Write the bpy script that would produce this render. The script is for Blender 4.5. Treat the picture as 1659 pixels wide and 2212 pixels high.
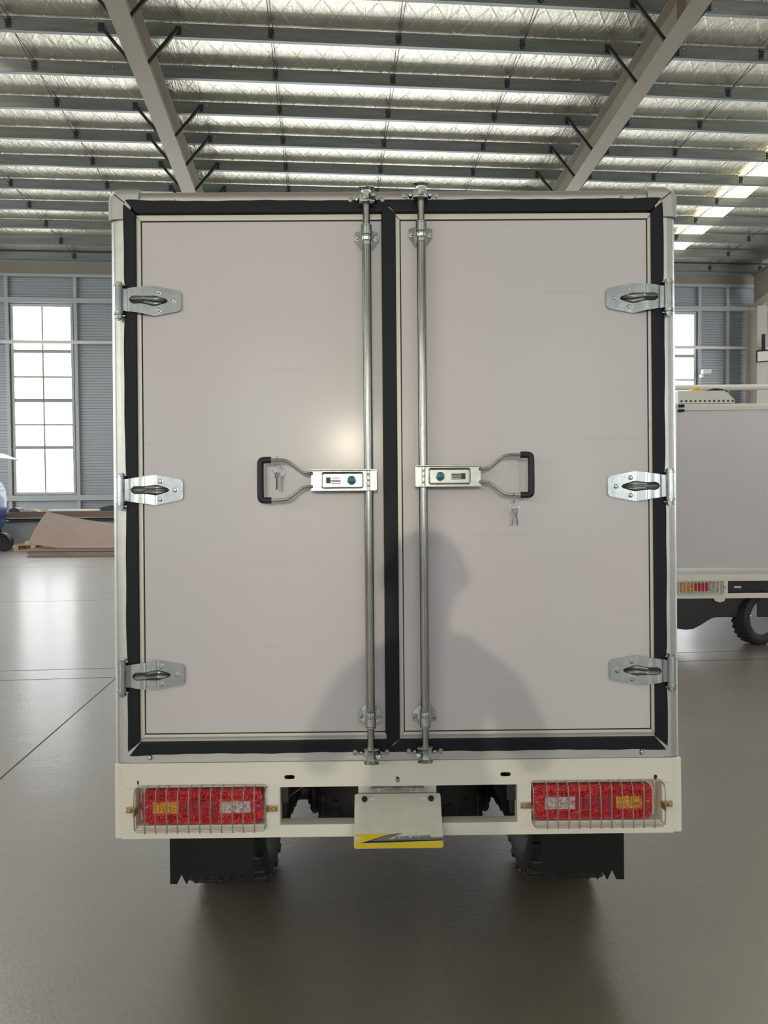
import bpy, bmesh, math, random
from math import radians as rad, sin, cos, pi
from mathutils import Vector, Matrix

for o in list(bpy.data.objects):
    bpy.data.objects.remove(o)
SC = bpy.context.scene
COL = SC.collection
random.seed(7)

# ------------------------------------------------------------------ camera
FOC = 1530.0                      # focal length in pixels of a 1659 x 2212 frame
th, ro = rad(1.5), rad(0.48)
fw = Vector((0, cos(th), -sin(th)))
r0 = Vector((1, 0, 0))
u0 = r0.cross(fw)
rt = r0 * cos(ro) - u0 * sin(ro)
up = u0 * cos(ro) + r0 * sin(ro)
cd = bpy.data.cameras.new('camera')
cam = bpy.data.objects.new('camera', cd)
COL.objects.link(cam)
mw = Matrix.Identity(4)
for i in range(3):
    mw[i][0], mw[i][1], mw[i][2] = rt[i], up[i], -fw[i]
mw.translation = (0, 0, 1.2)
cam.matrix_world = mw
cd.sensor_width = 36
cd.sensor_fit = 'AUTO'
cd.lens = 36 * FOC / 2212
cd.clip_start = 0.02
cd.clip_end = 200
SC.camera = cam

# ------------------------------------------------------------------ world, exposure
w = bpy.data.worlds.new('overcast')
SC.world = w
w.use_nodes = True
w.node_tree.nodes['Background'].inputs[0].default_value = (0.86, 0.93, 1.0, 1)
w.node_tree.nodes['Background'].inputs[1].default_value = 1.0
SC.view_settings.view_transform = 'Standard'
SC.view_settings.look = 'None'
SC.view_settings.gamma = 1
SC.view_settings.use_curve_mapping = False
SC.view_settings.exposure = 0.0

A = rad(4.56)                     # the hall is turned against the vehicle
WINDOW_E = 5.0                    # daylight behind the glass
SKY_E = 1.15                       # daylight in the roof panels
SIDE_E = 6.5                      # unseen side-wall windows, added to light the floor
ADDED_SKY_E = 10.5                    # extra roof sheets added out of view to brighten the floor
REAR_E = 5.3                      # tall windows at the near end of the hall

def area_light(name, loc, target, sx, sy, power, col=(1, 1, 1)):
    l = bpy.data.lights.new(name, 'AREA')
    l.shape = 'RECTANGLE'
    l.size, l.size_y, l.energy, l.color = sx, sy, power, col
    o = bpy.data.objects.new(name, l)
    COL.objects.link(o)
    o.location = loc
    o.rotation_euler = (Vector(target) - Vector(loc)).to_track_quat('-Z', 'Y').to_euler()
    return o

# ------------------------------------------------------------------ helpers
def tag(o, label=None, cat=None, group=None, kind=None):
    if label: o['label'] = label
    if cat: o['category'] = cat
    if group: o['group'] = group
    if kind: o['kind'] = kind
    return o

def empty(name, loc=(0, 0, 0), rot=(0, 0, 0)):
    o = bpy.data.objects.new(name, None)
    COL.objects.link(o)
    o.location = loc
    o.rotation_euler = rot
    o.empty_display_size = 0.1
    return o

def obj(name, bm, mat, parent=None, smooth=35, loc=None, rot=None):
    bmesh.ops.recalc_face_normals(bm, faces=bm.faces[:])
    me = bpy.data.meshes.new(name)
    bm.to_mesh(me)
    bm.free()
    if smooth:
        me.polygons.foreach_set('use_smooth', [True] * len(me.polygons))
        me.set_sharp_from_angle(angle=rad(smooth))
    if isinstance(mat, (list, tuple)):
        for m in mat: me.materials.append(m)
    else:
        me.materials.append(mat)
    o = link(name, me, parent, loc, rot)
    if smooth == 35 and len(me.polygons) < 4000:      # keep large flats flat beside bevelled edges
        wn_ = o.modifiers.new('weighted', 'WEIGHTED_NORMAL'); wn_.keep_sharp = True
    return o

def link(name, me, parent=None, loc=None, rot=None):
    o = bpy.data.objects.new(name, me)
    COL.objects.link(o)
    if parent: o.parent = parent
    if loc: o.location = loc
    if rot: o.rotation_euler = rot
    return o

def copy_tree(o, parent=None):
    c = o.copy()
    COL.objects.link(c)
    if parent: c.parent = parent
    for ch in list(o.children):
        copy_tree(ch, c)
    return c

def BM(): return bmesh.new()

def box(bm, x0, x1, y0, y1, z0, z1, bev=0, seg=2, mi=0):
    vs = [bm.verts.new((x, y, z)) for x in (x0, x1) for y in (y0, y1) for z in (z0, z1)]
    fs = [bm.faces.new([vs[i] for i in f]) for f in
          ((0, 1, 3, 2), (4, 6, 7, 5), (0, 4, 5, 1), (2, 3, 7, 6), (0, 2, 6, 4), (1, 5, 7, 3))]
    for f in fs: f.material_index = mi
    if bev:
        es = list({e for f in fs for e in f.edges})
        bmesh.ops.bevel(bm, geom=es, offset=bev, segments=seg, affect='EDGES', profile=0.5)
    return bm

def frame_of(d):
    d = d.normalized()
    a = Vector((0, 0, 1)) if abs(d.z) < 0.9 else Vector((1, 0, 0))
    x = d.cross(a).normalized()
    return x, d.cross(x).normalized()

def cyl(bm, p0, p1, ra, rb=None, n=16, caps=True, mi=0):
    p0, p1 = Vector(p0), Vector(p1)
    rb = ra if rb is None else rb
    x, y = frame_of(p1 - p0)
    a = [bm.verts.new(p0 + (x * cos(2 * pi * i / n) + y * sin(2 * pi * i / n)) * ra) for i in range(n)]
    b = [bm.verts.new(p1 + (x * cos(2 * pi * i / n) + y * sin(2 * pi * i / n)) * rb) for i in range(n)]
    for i in range(n):
        f = bm.faces.new((a[i], a[(i + 1) % n], b[(i + 1) % n], b[i])); f.material_index = mi
    if caps:
        f = bm.faces.new(a[::-1]); f.material_index = mi
        f = bm.faces.new(b); f.material_index = mi
    return bm

def lathe(bm, prof, c, axis, n=24, mi=0):
    """prof: (radius, distance along axis) pairs"""
    c, ax = Vector(c), Vector(axis).normalized()
    x, y = frame_of(ax)
    rings = []
    for r, h in prof:
        rings.append([bm.verts.new(c + ax * h + (x * cos(2 * pi * i / n) + y * sin(2 * pi * i / n)) * max(r, 1e-4)) for i in range(n)])
    for k in range(len(rings) - 1):
        for i in range(n):
            f = bm.faces.new((rings[k][i], rings[k][(i + 1) % n], rings[k + 1][(i + 1) % n], rings[k + 1][i]))
            f.material_index = mi
    if prof[0][0] > 2e-4: bm.faces.new(rings[0][::-1]).material_index = mi
    if prof[-1][0] > 2e-4: bm.faces.new(rings[-1]).material_index = mi
    return bm

def tube(bm, pts, r, n=10, closed=False):
    pts = [Vector(p) for p in pts]
    m = len(pts)
    rings = []
    px = None
    for i, p in enumerate(pts):
        if closed: d = (pts[(i + 1) % m] - pts[i - 1])
        else: d = pts[min(i + 1, m - 1)] - pts[max(i - 1, 0)]
        d.normalize()
        if px is None: x, y = frame_of(d)
        else:
            x = (px - d * px.dot(d)).normalized()
            y = d.cross(x)
        px = x
        rr = r[i] if isinstance(r, (list, tuple)) else r
        rings.append([bm.verts.new(p + (x * cos(2 * pi * k / n) + y * sin(2 * pi * k / n)) * rr) for k in range(n)])
    for i in range(m if closed else m - 1):
        a, b = rings[i], rings[(i + 1) % m]
        for k in range(n):
            bm.faces.new((a[k], a[(k + 1) % n], b[(k + 1) % n], b[k]))
    if not closed:
        bm.faces.new(rings[0][::-1]); bm.faces.new(rings[-1])
    return bm

def smooth_path(pts, rep=2):
    for _ in range(rep):
        q = [Vector(pts[0])]
        for a, b in zip(pts[:-1], pts[1:]):
            a, b = Vector(a), Vector(b)
            q += [a * .75 + b * .25, a * .25 + b * .75]
        q.append(Vector(pts[-1]))
        pts = q
    return pts

def prism(bm, poly, a0, a1, plane='xz', bev=0, mi=0, seg=2):
    """poly extruded from a0 to a1 along the axis its plane leaves out"""
    def P(p, a):
        if plane == 'xz': return (p[0], a, p[1])
        if plane == 'xy': return (p[0], p[1], a)
        return (a, p[0], p[1])
    a = [bm.verts.new(P(p, a0)) for p in poly]
    b = [bm.verts.new(P(p, a1)) for p in poly]
    n = len(poly)
    fs = [bm.faces.new(a[::-1]), bm.faces.new(b)]
    for i in range(n):
        fs.append(bm.faces.new((a[i], a[(i + 1) % n], b[(i + 1) % n], b[i])))
    for f in fs: f.material_index = mi
    if bev:
        es = list({e for f in fs[:1] for e in f.edges})
        bmesh.ops.bevel(bm, geom=es, offset=bev, segments=seg, affect='EDGES', profile=0.5)
    return bm

def rrect(x0, x1, z0, z1, r, n=5):
    out = []
    for cx, cz, a in ((x1 - r, z1 - r, 0), (x0 + r, z1 - r, 90), (x0 + r, z0 + r, 180), (x1 - r, z0 + r, 270)):
        for i in range(n + 1):
            t = rad(a + 90 * i / n)
            out.append((cx + r * cos(t), cz + r * sin(t)))
    return out

def bolt(bm, c, r, axis=(0, -1, 0), h=None, n=12):
    """washer, hexagon-like shoulder and domed head"""
    h = h or r * .8
    lathe(bm, [(r * 1.25, 0), (r * 1.25, h * .18), (r, h * .22), (r, h * .7), (r * .75, h), (0, h * 1.05)], c, axis, n)

def holed_plate(bm, x0, x1, z0, z1, holes, y0, y1):
    """rectangular plate with rounded-slot holes cut right through"""
    loops = [[(x0, z0), (x1, z0), (x1, z1), (x0, z1)]] + holes
    edges = []
    for lp in loops:
        vs = [bm.verts.new((p[0], y0, p[1])) for p in lp]
        edges += [bm.edges.new((vs[i], vs[(i + 1) % len(vs)])) for i in range(len(vs))]
    r = bmesh.ops.triangle_fill(bm, edges=edges, use_beauty=True, use_dissolve=False)
    faces = [g for g in r['geom'] if isinstance(g, bmesh.types.BMFace)]
    ex = bmesh.ops.extrude_face_region(bm, geom=faces)
    for g in ex['geom']:
        if isinstance(g, bmesh.types.BMVert): g.co.y = y1
    return bm

# ------------------------------------------------------------------ materials
def mat(name, col, rough=.5, metal=0.0, coat=0.0, spec=.5, emit=None, es=0, bump=None, var=None):
    """bump: (scale xyz, strength, distance); var: (scale xyz, amount) mottles the colour"""
    m = bpy.data.materials.new(name)
    m.use_nodes = True
    nt = m.node_tree
    b = nt.nodes['Principled BSDF']
    b.inputs['Base Color'].default_value = (*col, 1)
    b.inputs['Roughness'].default_value = rough
    b.inputs['Metallic'].default_value = metal
    b.inputs['Coat Weight'].default_value = coat
    b.inputs['Specular IOR Level'].default_value = spec
    if emit:
        b.inputs['Emission Color'].default_value = (*emit, 1)
        b.inputs['Emission Strength'].default_value = es
    if bump or var:
        tc = nt.nodes.new('ShaderNodeTexCoord')
    if bump:
        mp = nt.nodes.new('ShaderNodeMapping'); mp.inputs['Scale'].default_value = bump[0]
        no = nt.nodes.new('ShaderNodeTexNoise'); no.inputs['Scale'].default_value = 1; no.inputs['Detail'].default_value = 4
        bu = nt.nodes.new('ShaderNodeBump'); bu.inputs['Strength'].default_value = bump[1]; bu.inputs['Distance'].default_value = bump[2]
        nt.links.new(tc.outputs['Object'], mp.inputs['Vector']); nt.links.new(mp.outputs[0], no.inputs['Vector'])
        nt.links.new(no.outputs['Fac'], bu.inputs['Height']); nt.links.new(bu.outputs[0], b.inputs['Normal'])
    if var:
        mp2 = nt.nodes.new('ShaderNodeMapping'); mp2.inputs['Scale'].default_value = var[0]
        n2 = nt.nodes.new('ShaderNodeTexNoise'); n2.inputs['Scale'].default_value = 1; n2.inputs['Detail'].default_value = 5
        rp = nt.nodes.new('ShaderNodeValToRGB')
        k = var[1]
        rp.color_ramp.elements[0].position = .3; rp.color_ramp.elements[1].position = .7
        rp.color_ramp.elements[0].color = (*[c * (1 - k) for c in col], 1)
        rp.color_ramp.elements[1].color = (*[min(1, c * (1 + k)) for c in col], 1)
        nt.links.new(tc.outputs['Object'], mp2.inputs['Vector']); nt.links.new(mp2.outputs[0], n2.inputs['Vector'])
        nt.links.new(n2.outputs['Fac'], rp.inputs['Fac']); nt.links.new(rp.outputs[0], b.inputs['Base Color'])
    return m

def N(nt, t, **kw):
    n = nt.nodes.new(t)
    for k, v in kw.items(): setattr(n, k, v)
    return n

M = {}
M['alu'] = mat('brushed aluminium', (.56, .56, .54), .36, .85, var=((6, 6, 40), .05), bump=((30, 30, 2), .05, .002))
M['cap'] = mat('grey corner casting', (.43, .43, .42), .42, .5)
M['trim'] = mat('cream aluminium trim', (.60, .59, .53), .4, .25)
M['rubber'] = mat('black rubber gasket', (.004, .006, .011), .5, spec=.25, bump=((60, 60, 60), .05, .002))
M['line'] = mat('black sealant', (.006, .006, .006), .6)
M['zinc'] = mat('bright zinc plate', (.46, .49, .485), .19, 1.0, var=((70, 70, 70), .10), bump=((150, 150, 150), .06, .001))
M['zincdark'] = mat('dull zinc bolt', (.40, .41, .40), .28, 1.0)
M['hub'] = mat('zinc handle plate', (.33, .36, .35), .30, 1.0, var=((60, 60, 60), .12), bump=((120, 120, 120), .06, .001))
M['rib'] = mat('pressed zinc with dark reflection', (.17, .18, .175), .3, 1.0)  # strap zinc darkened: the recess's dim reflection is put into its colour
M['rod'] = mat('galvanised rod', (.33, .33, .305), .2, 1.0, var=((60, 60, 12), .14), bump=((200, 200, 30), .08, .001))
M['grip'] = mat('black foam grip', (.012, .013, .015), .55)
M['blue'] = mat('teal lock button', (.012, .15, .22), .25, .2, coat=.5)
M['white'] = mat('white vehicle paint', (.74, .72, .655), .38, coat=.25, bump=((22, 22, 22), .06, .004), var=((3, 3, 3), .03))
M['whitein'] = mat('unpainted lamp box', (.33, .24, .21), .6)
M['dark'] = mat('black chassis paint', (.012, .012, .014), .45)
M['tyre'] = mat('tyre rubber', (.014, .014, .015), .6, bump=((90, 90, 90), .15, .003))
M['rim'] = mat('steel rim', (.34, .34, .33), .35, .8)
M['flap'] = mat('black rubber mudflap', (.006, .007, .008), .5, spec=.25)
M['wire'] = mat('grey guard wire', (.42, .38, .33), .35, .9)
M['brass'] = mat('passivated bolt', (.45, .34, .20), .35, .9)
M['platewhite'] = mat('painted number plate', (.62, .61, .52), .45, var=((30, 30, 30), .05))
M['yellow'] = mat('yellow print', (.72, .55, .015), .5)
M['black'] = mat('black print', (.01, .01, .01), .5)
M['grey'] = mat('grey print', (.16, .16, .165), .5)
M['cord'] = mat('red wire', (.18, .02, .02), .5)
M['steel'] = mat('painted rafter steel', (.25, .218, .172), .5, var=((1.5, 1.5, 1.5), .05))
M['purlin'] = mat('galvanised purlin', (.20, .215, .205), .42, .45, var=((1.2, 14, 14), .16))
M['brace'] = mat('dark brace steel', (.03, .032, .032), .55, .3)
M['girt'] = mat('grey wall girt', (.40, .43, .44), .5, .2)
M['sheet'] = mat('grey wall cladding', (.36, .39, .41), .42, .3)
M['winframe'] = mat('window frame', (.42, .46, .43), .45)
M['winbar'] = mat('window glazing bar', (.30, .31, .26), .5)
M['column'] = mat('beige column paint', (.42, .385, .33), .5)
M['pipe'] = mat('grey downpipe', (.40, .37, .32), .45)
M['cardboard'] = mat('brown cardboard', (.27, .20, .165), .8, var=((2, 2, 2), .08))
M['board'] = mat('brown board', (.17, .12, .10), .7)
M['wood'] = mat('pale pallet wood', (.50, .36, .22), .7, var=((4, 30, 30), .15))
M['paper'] = mat('white sheet', (.80, .80, .78), .6)
M['green'] = mat('green plastic', (.10, .30, .24), .5)
M['darkgreen'] = mat('dark green case', (.03, .05, .05), .5)
M['beige'] = mat('beige packing', (.55, .45, .33), .7)
M['plaster'] = mat('grey plinth wall', (.36, .38, .38), .8)
M['bluepaint'] = mat('blue vehicle paint', (.03, .06, .25), .25, coat=.6)
M['glassdark'] = mat('dark glass', (.02, .03, .03), .08, coat=.5)
M['chrome'] = mat('chrome', (.75, .75, .75), .12, 1.0)
M['yellowtape'] = mat('yellow plastic', (.75, .50, .03), .5)
M['cloth'] = mat('black cloth', (.015, .015, .017), .9)
M['unit'] = mat('white unit housing', (.68, .67, .63), .45)
M['skin'] = mat('skin', (.50, .32, .24), .5)
M['hair'] = mat('black hair', (.015, .012, .01), .5)
M['shirt'] = mat('grey shirt', (.20, .21, .23), .9)
M['trouser'] = mat('dark trousers', (.03, .035, .05), .9)
M['shoe'] = mat('black shoes', (.02, .02, .02), .5)

def door_panel_mat():
    m = bpy.data.materials.new('film-covered door panel')
    m.use_nodes = True
    nt = m.node_tree; b = nt.nodes['Principled BSDF']; L = nt.links.new
    tc = N(nt, 'ShaderNodeTexCoord')
    n1 = N(nt, 'ShaderNodeTexNoise'); n1.inputs['Scale'].default_value = 1.6; n1.inputs['Detail'].default_value = 3
    L(tc.outputs['Object'], n1.inputs['Vector'])
    rp = N(nt, 'ShaderNodeValToRGB')
    rp.color_ramp.elements[0].position = .35; rp.color_ramp.elements[1].position = .65
    rp.color_ramp.elements[0].color = (.60, .56, .595, 1); rp.color_ramp.elements[1].color = (.575, .56, .585, 1)
    L(n1.outputs['Fac'], rp.inputs['Fac'])
    # fine vertical grain and faint grey smudges
    mp = N(nt, 'ShaderNodeMapping'); mp.inputs['Scale'].default_value = (9, 9, 16)
    n2 = N(nt, 'ShaderNodeTexNoise'); n2.inputs['Scale'].default_value = 1; n2.inputs['Detail'].default_value = 8; n2.inputs['Roughness'].default_value = .75
    L(tc.outputs['Object'], mp.inputs['Vector']); L(mp.outputs[0], n2.inputs['Vector'])
    r2 = N(nt, 'ShaderNodeValToRGB')
    r2.color_ramp.elements[0].position = .64; r2.color_ramp.elements[1].position = .74
    r2.color_ramp.elements[0].color = (1, 1, 1, 1); r2.color_ramp.elements[1].color = (.86, .86, .88, 1)
    L(n2.outputs['Fac'], r2.inputs['Fac'])
    mx = N(nt, 'ShaderNodeMix', data_type='RGBA', blend_type='MULTIPLY'); mx.inputs[0].default_value = 1
    L(rp.outputs[0], mx.inputs[6]); L(r2.outputs[0], mx.inputs[7])
    # sparse scratches
    sc = []
    for (rotz, sx, sy, seed) in ((25, 3.0, 60, 3.1), (-62, 2.6, 55, 9.7), (84, 3.2, 70, 5.3)):
        ms = N(nt, 'ShaderNodeMapping'); ms.inputs['Rotation'].default_value = (0, rad(rotz), 0)
        ms.inputs['Scale'].default_value = (sx, 1, sy); ms.inputs['Location'].default_value = (seed, seed, seed)
        vs = N(nt, 'ShaderNodeTexNoise'); vs.inputs['Scale'].default_value = 1; vs.inputs['Detail'].default_value = 2
        L(tc.outputs['Object'], ms.inputs['Vector']); L(ms.outputs[0], vs.inputs['Vector'])
        rs = N(nt, 'ShaderNodeValToRGB')
        rs.color_ramp.elements[0].position = .735; rs.color_ramp.elements[1].position = .765
        L(vs.outputs['Fac'], rs.inputs['Fac'])
        sc.append(rs)
    ad = N(nt, 'ShaderNodeMath', operation='MAXIMUM'); L(sc[0].outputs[0], ad.inputs[0]); L(sc[1].outputs[0], ad.inputs[1])
    ad2 = N(nt, 'ShaderNodeMath', operation='MAXIMUM'); L(ad.outputs[0], ad2.inputs[0]); L(sc[2].outputs[0], ad2.inputs[1])
    mk = N(nt, 'ShaderNodeMath', operation='MULTIPLY'); mk.inputs[1].default_value = .18; L(ad2.outputs[0], mk.inputs[0])
    mx2 = N(nt, 'ShaderNodeMix', data_type='RGBA'); mx2.inputs[7].default_value = (.40, .39, .40, 1)
    L(mk.outputs[0], mx2.inputs[0]); L(mx.outputs[2], mx2.inputs[6]); L(mx2.outputs[2], b.inputs['Base Color'])
    b.inputs['Roughness'].default_value = .38
    b.inputs['Specular IOR Level'].default_value = .55
    b.inputs['Coat Weight'].default_value = .22; b.inputs['Coat Roughness'].default_value = .16
    bu = N(nt, 'ShaderNodeBump'); bu.inputs['Strength'].default_value = .05; bu.inputs['Distance'].default_value = .003
    L(n2.outputs['Fac'], bu.inputs['Height']); L(bu.outputs[0], b.inputs['Normal'])
    return m
M['panel'] = door_panel_mat()

def lens_mat(name, c, smoothband=False):
    m = bpy.data.materials.new(name); m.use_nodes = True
    nt = m.node_tree; b = nt.nodes['Principled BSDF']; L = nt.links.new
    tc = N(nt, 'ShaderNodeTexCoord')
    v = N(nt, 'ShaderNodeTexVoronoi'); v.inputs['Scale'].default_value = 150
    L(tc.outputs['Object'], v.inputs['Vector'])
    rp = N(nt, 'ShaderNodeValToRGB')
    k = .55
    rp.color_ramp.elements[0].color = (*[x * k for x in c], 1); rp.color_ramp.elements[1].color = (*[min(1, x * 1.5) for x in c], 1)  # sparkle put into the colour: facets lighter and darker at random
    L(v.outputs['Color'], rp.inputs['Fac']); L(rp.outputs[0], b.inputs['Base Color'])
    bu = N(nt, 'ShaderNodeBump'); bu.inputs['Strength'].default_value = .15 if smoothband else .9; bu.inputs['Distance'].default_value = .006
    L(v.outputs['Distance'], bu.inputs['Height']); L(bu.outputs[0], b.inputs['Normal'])
    b.inputs['Roughness'].default_value = .14; b.inputs['Coat Weight'].default_value = .7; b.inputs['Coat Roughness'].default_value = .05
    return m
M['red'] = lens_mat('faceted red lens', (.52, .008, .018))
M['redsmooth'] = lens_mat('smooth red lens', (.30, .004, .016), True)
M['amber'] = lens_mat('faceted amber lens', (.62, .26, .02))
M['clear'] = lens_mat('faceted clear lens', (.50, .42, .42))

def foil_mat():
    m = bpy.data.materials.new('quilted silver foil'); m.use_nodes = True
    nt = m.node_tree; b = nt.nodes['Principled BSDF']; L = nt.links.new
    b.inputs['Base Color'].default_value = (.86, .815, .70, 1)
    b.inputs['Metallic'].default_value = .93
    b.inputs['Roughness'].default_value = .10
    tc = N(nt, 'ShaderNodeTexCoord')
    sp = N(nt, 'ShaderNodeSeparateXYZ'); L(tc.outputs['Object'], sp.inputs[0])
    # wrinkles stretched along the fall of the roof
    mp = N(nt, 'ShaderNodeMapping'); mp.inputs['Scale'].default_value = (15, .8, 1)
    n1 = N(nt, 'ShaderNodeTexNoise'); n1.inputs['Scale'].default_value = 1; n1.inputs['Detail'].default_value = 6; n1.inputs['Roughness'].default_value = .6
    L(tc.outputs['Object'], mp.inputs['Vector']); L(mp.outputs[0], n1.inputs['Vector'])
    n3 = N(nt, 'ShaderNodeTexNoise'); n3.inputs['Scale'].default_value = 1.7; n3.inputs['Detail'].default_value = 3
    L(tc.outputs['Object'], n3.inputs['Vector'])
    # quilting seams: two families of diagonal lines
    hs = []
    for s in (1, -1):
        a = N(nt, 'ShaderNodeMath', operation='MULTIPLY'); a.inputs[1].default_value = 1 / .44; L(sp.outputs[0], a.inputs[0])
        c = N(nt, 'ShaderNodeMath', operation='MULTIPLY'); c.inputs[1].default_value = s / .62; L(sp.outputs[1], c.inputs[0])
        d = N(nt, 'ShaderNodeMath', operation='ADD'); L(a.outputs[0], d.inputs[0]); L(c.outputs[0], d.inputs[1])
        e = N(nt, 'ShaderNodeMath', operation='PINGPONG'); e.inputs[1].default_value = .5; L(d.outputs[0], e.inputs[0])
        g = N(nt, 'ShaderNodeMath', operation='MULTIPLY'); g.inputs[1].default_value = 15; g.use_clamp = True; L(e.outputs[0], g.inputs[0])
        hs.append(g)
    mn = N(nt, 'ShaderNodeMath', operation='MINIMUM'); L(hs[0].outputs[0], mn.inputs[0]); L(hs[1].outputs[0], mn.inputs[1])
    w1 = N(nt, 'ShaderNodeMath', operation='MULTIPLY_ADD'); w1.inputs[1].default_value = 1.5; L(n1.outputs['Fac'], w1.inputs[0])
    w2 = N(nt, 'ShaderNodeMath', operation='MULTIPLY'); w2.inputs[1].default_value = -.25; L(mn.outputs[0], w2.inputs[0]); L(w2.outputs[0], w1.inputs[2])
    bu = N(nt, 'ShaderNodeBump'); bu.inputs['Strength'].default_value = 1.0; bu.inputs['Distance'].default_value = .016
    L(w1.outputs[0], bu.inputs['Height']); L(bu.outputs[0], b.inputs['Normal'])
    return m
M['foil'] = foil_mat()

def floor_mat():
    m = bpy.data.materials.new('polished concrete'); m.use_nodes = True
    nt = m.node_tree; b = nt.nodes['Principled BSDF']; L = nt.links.new
    tc = N(nt, 'ShaderNodeTexCoord')
    n1 = N(nt, 'ShaderNodeTexNoise'); n1.inputs['Scale'].default_value = .9; n1.inputs['Detail'].default_value = 8; n1.inputs['Roughness'].default_value = .62
    L(tc.outputs['Object'], n1.inputs['Vector'])
    rp = N(nt, 'ShaderNodeValToRGB')
    rp.color_ramp.elements[0].position = .3; rp.color_ramp.elements[1].position = .72
    rp.color_ramp.elements[0].color = (.135, .114, .088, 1); rp.color_ramp.elements[1].color = (.185, .158, .124, 1)
    L(n1.outputs['Fac'], rp.inputs['Fac'])
    n2 = N(nt, 'ShaderNodeTexNoise'); n2.inputs['Scale'].default_value = 9; n2.inputs['Detail'].default_value = 6; n2.inputs['Roughness'].default_value = .7
    L(tc.outputs['Object'], n2.inputs['Vector'])
    r2 = N(nt, 'ShaderNodeValToRGB'); r2.color_ramp.elements[0].position = .70; r2.color_ramp.elements[1].position = .76
    r2.color_ramp.elements[0].color = (1, 1, 1, 1); r2.color_ramp.elements[1].color = (.78, .77, .75, 1)
    L(n2.outputs['Fac'], r2.inputs['Fac'])
    mx = N(nt, 'ShaderNodeMix', data_type='RGBA', blend_type='MULTIPLY'); mx.inputs[0].default_value = 1
    L(rp.outputs[0], mx.inputs[6]); L(r2.outputs[0], mx.inputs[7]); L(mx.outputs[2], b.inputs['Base Color'])
    n5 = N(nt, 'ShaderNodeTexNoise'); n5.inputs['Scale'].default_value = 42; n5.inputs['Detail'].default_value = 6; n5.inputs['Roughness'].default_value = .7
    L(tc.outputs['Object'], n5.inputs['Vector'])
    r5 = N(nt, 'ShaderNodeValToRGB'); r5.color_ramp.elements[0].position = .30; r5.color_ramp.elements[1].position = .70
    r5.color_ramp.elements[0].color = (.86, .86, .86, 1); r5.color_ramp.elements[1].color = (1.08, 1.08, 1.08, 1)
    L(n5.outputs['Fac'], r5.inputs['Fac'])
    n6 = N(nt, 'ShaderNodeTexNoise'); n6.inputs['Scale'].default_value = 5.2; n6.inputs['Detail'].default_value = 7; n6.inputs['Roughness'].default_value = .66; n6.inputs['Distortion'].default_value = .6
    L(tc.outputs['Object'], n6.inputs['Vector'])
    r6 = N(nt, 'ShaderNodeValToRGB'); r6.color_ramp.elements[0].position = .725; r6.color_ramp.elements[1].position = .765
    r6.color_ramp.elements[0].color = (1, 1, 1, 1); r6.color_ramp.elements[1].color = (.42, .40, .36, 1)
    L(n6.outputs['Fac'], r6.inputs['Fac'])
    m5 = N(nt, 'ShaderNodeMix', data_type='RGBA', blend_type='MULTIPLY'); m5.inputs[0].default_value = 1
    m6 = N(nt, 'ShaderNodeMix', data_type='RGBA', blend_type='MULTIPLY'); m6.inputs[0].default_value = 1
    L(mx.outputs[2], m5.inputs[6]); L(r5.outputs[0], m5.inputs[7]); L(m5.outputs[2], m6.inputs[6]); L(r6.outputs[0], m6.inputs[7]); L(m6.outputs[2], b.inputs['Base Color'])
    mp = N(nt, 'ShaderNodeMapping'); mp.inputs['Scale'].default_value = (3.5, 6, 1)
    n3 = N(nt, 'ShaderNodeTexNoise'); n3.inputs['Scale'].default_value = 1; n3.inputs['Detail'].default_value = 5
    L(tc.outputs['Object'], mp.inputs['Vector']); L(mp.outputs[0], n3.inputs['Vector'])
    bu = N(nt, 'ShaderNodeBump'); bu.inputs['Strength'].default_value = .16; bu.inputs['Distance'].default_value = .010
    L(n3.outputs['Fac'], bu.inputs['Height']); L(bu.outputs[0], b.inputs['Normal'])
    rr = N(nt, 'ShaderNodeMapRange'); rr.inputs[3].default_value = .38; rr.inputs[4].default_value = .48
    L(n1.outputs['Fac'], rr.inputs[0]); L(rr.outputs[0], b.inputs['Roughness'])
    b.inputs['Specular IOR Level'].default_value = 1.0; b.inputs['IOR'].default_value = 1.72; b.inputs['Coat Weight'].default_value = .22; b.inputs['Coat Roughness'].default_value = .13; b.inputs['Coat IOR'].default_value = 1.6
    n7 = N(nt, 'ShaderNodeTexNoise'); n7.inputs['Scale'].default_value = 75; n7.inputs['Detail'].default_value = 3
    L(tc.outputs['Object'], n7.inputs['Vector'])
    b7 = N(nt, 'ShaderNodeBump'); b7.inputs['Strength'].default_value = .22; b7.inputs['Distance'].default_value = .003
    L(n7.outputs['Fac'], b7.inputs['Height']); L(bu.outputs[0], b7.inputs['Normal']); L(b7.outputs[0], b.inputs['Normal'])
    L(b7.outputs[0], b.inputs['Coat Normal'])
    return m
M['floor'] = floor_mat()
M['joint'] = mat('floor saw cut', (.03, .028, .025), .8)

def emit_mat(name, col, s, rough=.08):
    return mat(name, (.5, .5, .5), rough, emit=col, es=s, coat=.3)
M['pane'] = emit_mat('daylit window glass', (.93, .98, 1.0), WINDOW_E)
M['rearpane'] = emit_mat('daylit rear window glass', (.96, .985, 1.0), REAR_E)
M['sidepane'] = emit_mat('added glowing side window glass', (.96, .985, 1.0), SIDE_E)
M['skylight'] = emit_mat('daylit translucent roof sheet', (1.0, .97, .64), SKY_E, .4)
M['skylight_added'] = emit_mat('added glowing roof sheet', (1.0, .98, .90), ADDED_SKY_E, .4)
M['lamp'] = emit_mat('lit lamp glass', (1.0, .90, .62), 30)
M['lampoff'] = mat('lamp glass', (.75, .76, .74), .2)

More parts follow.
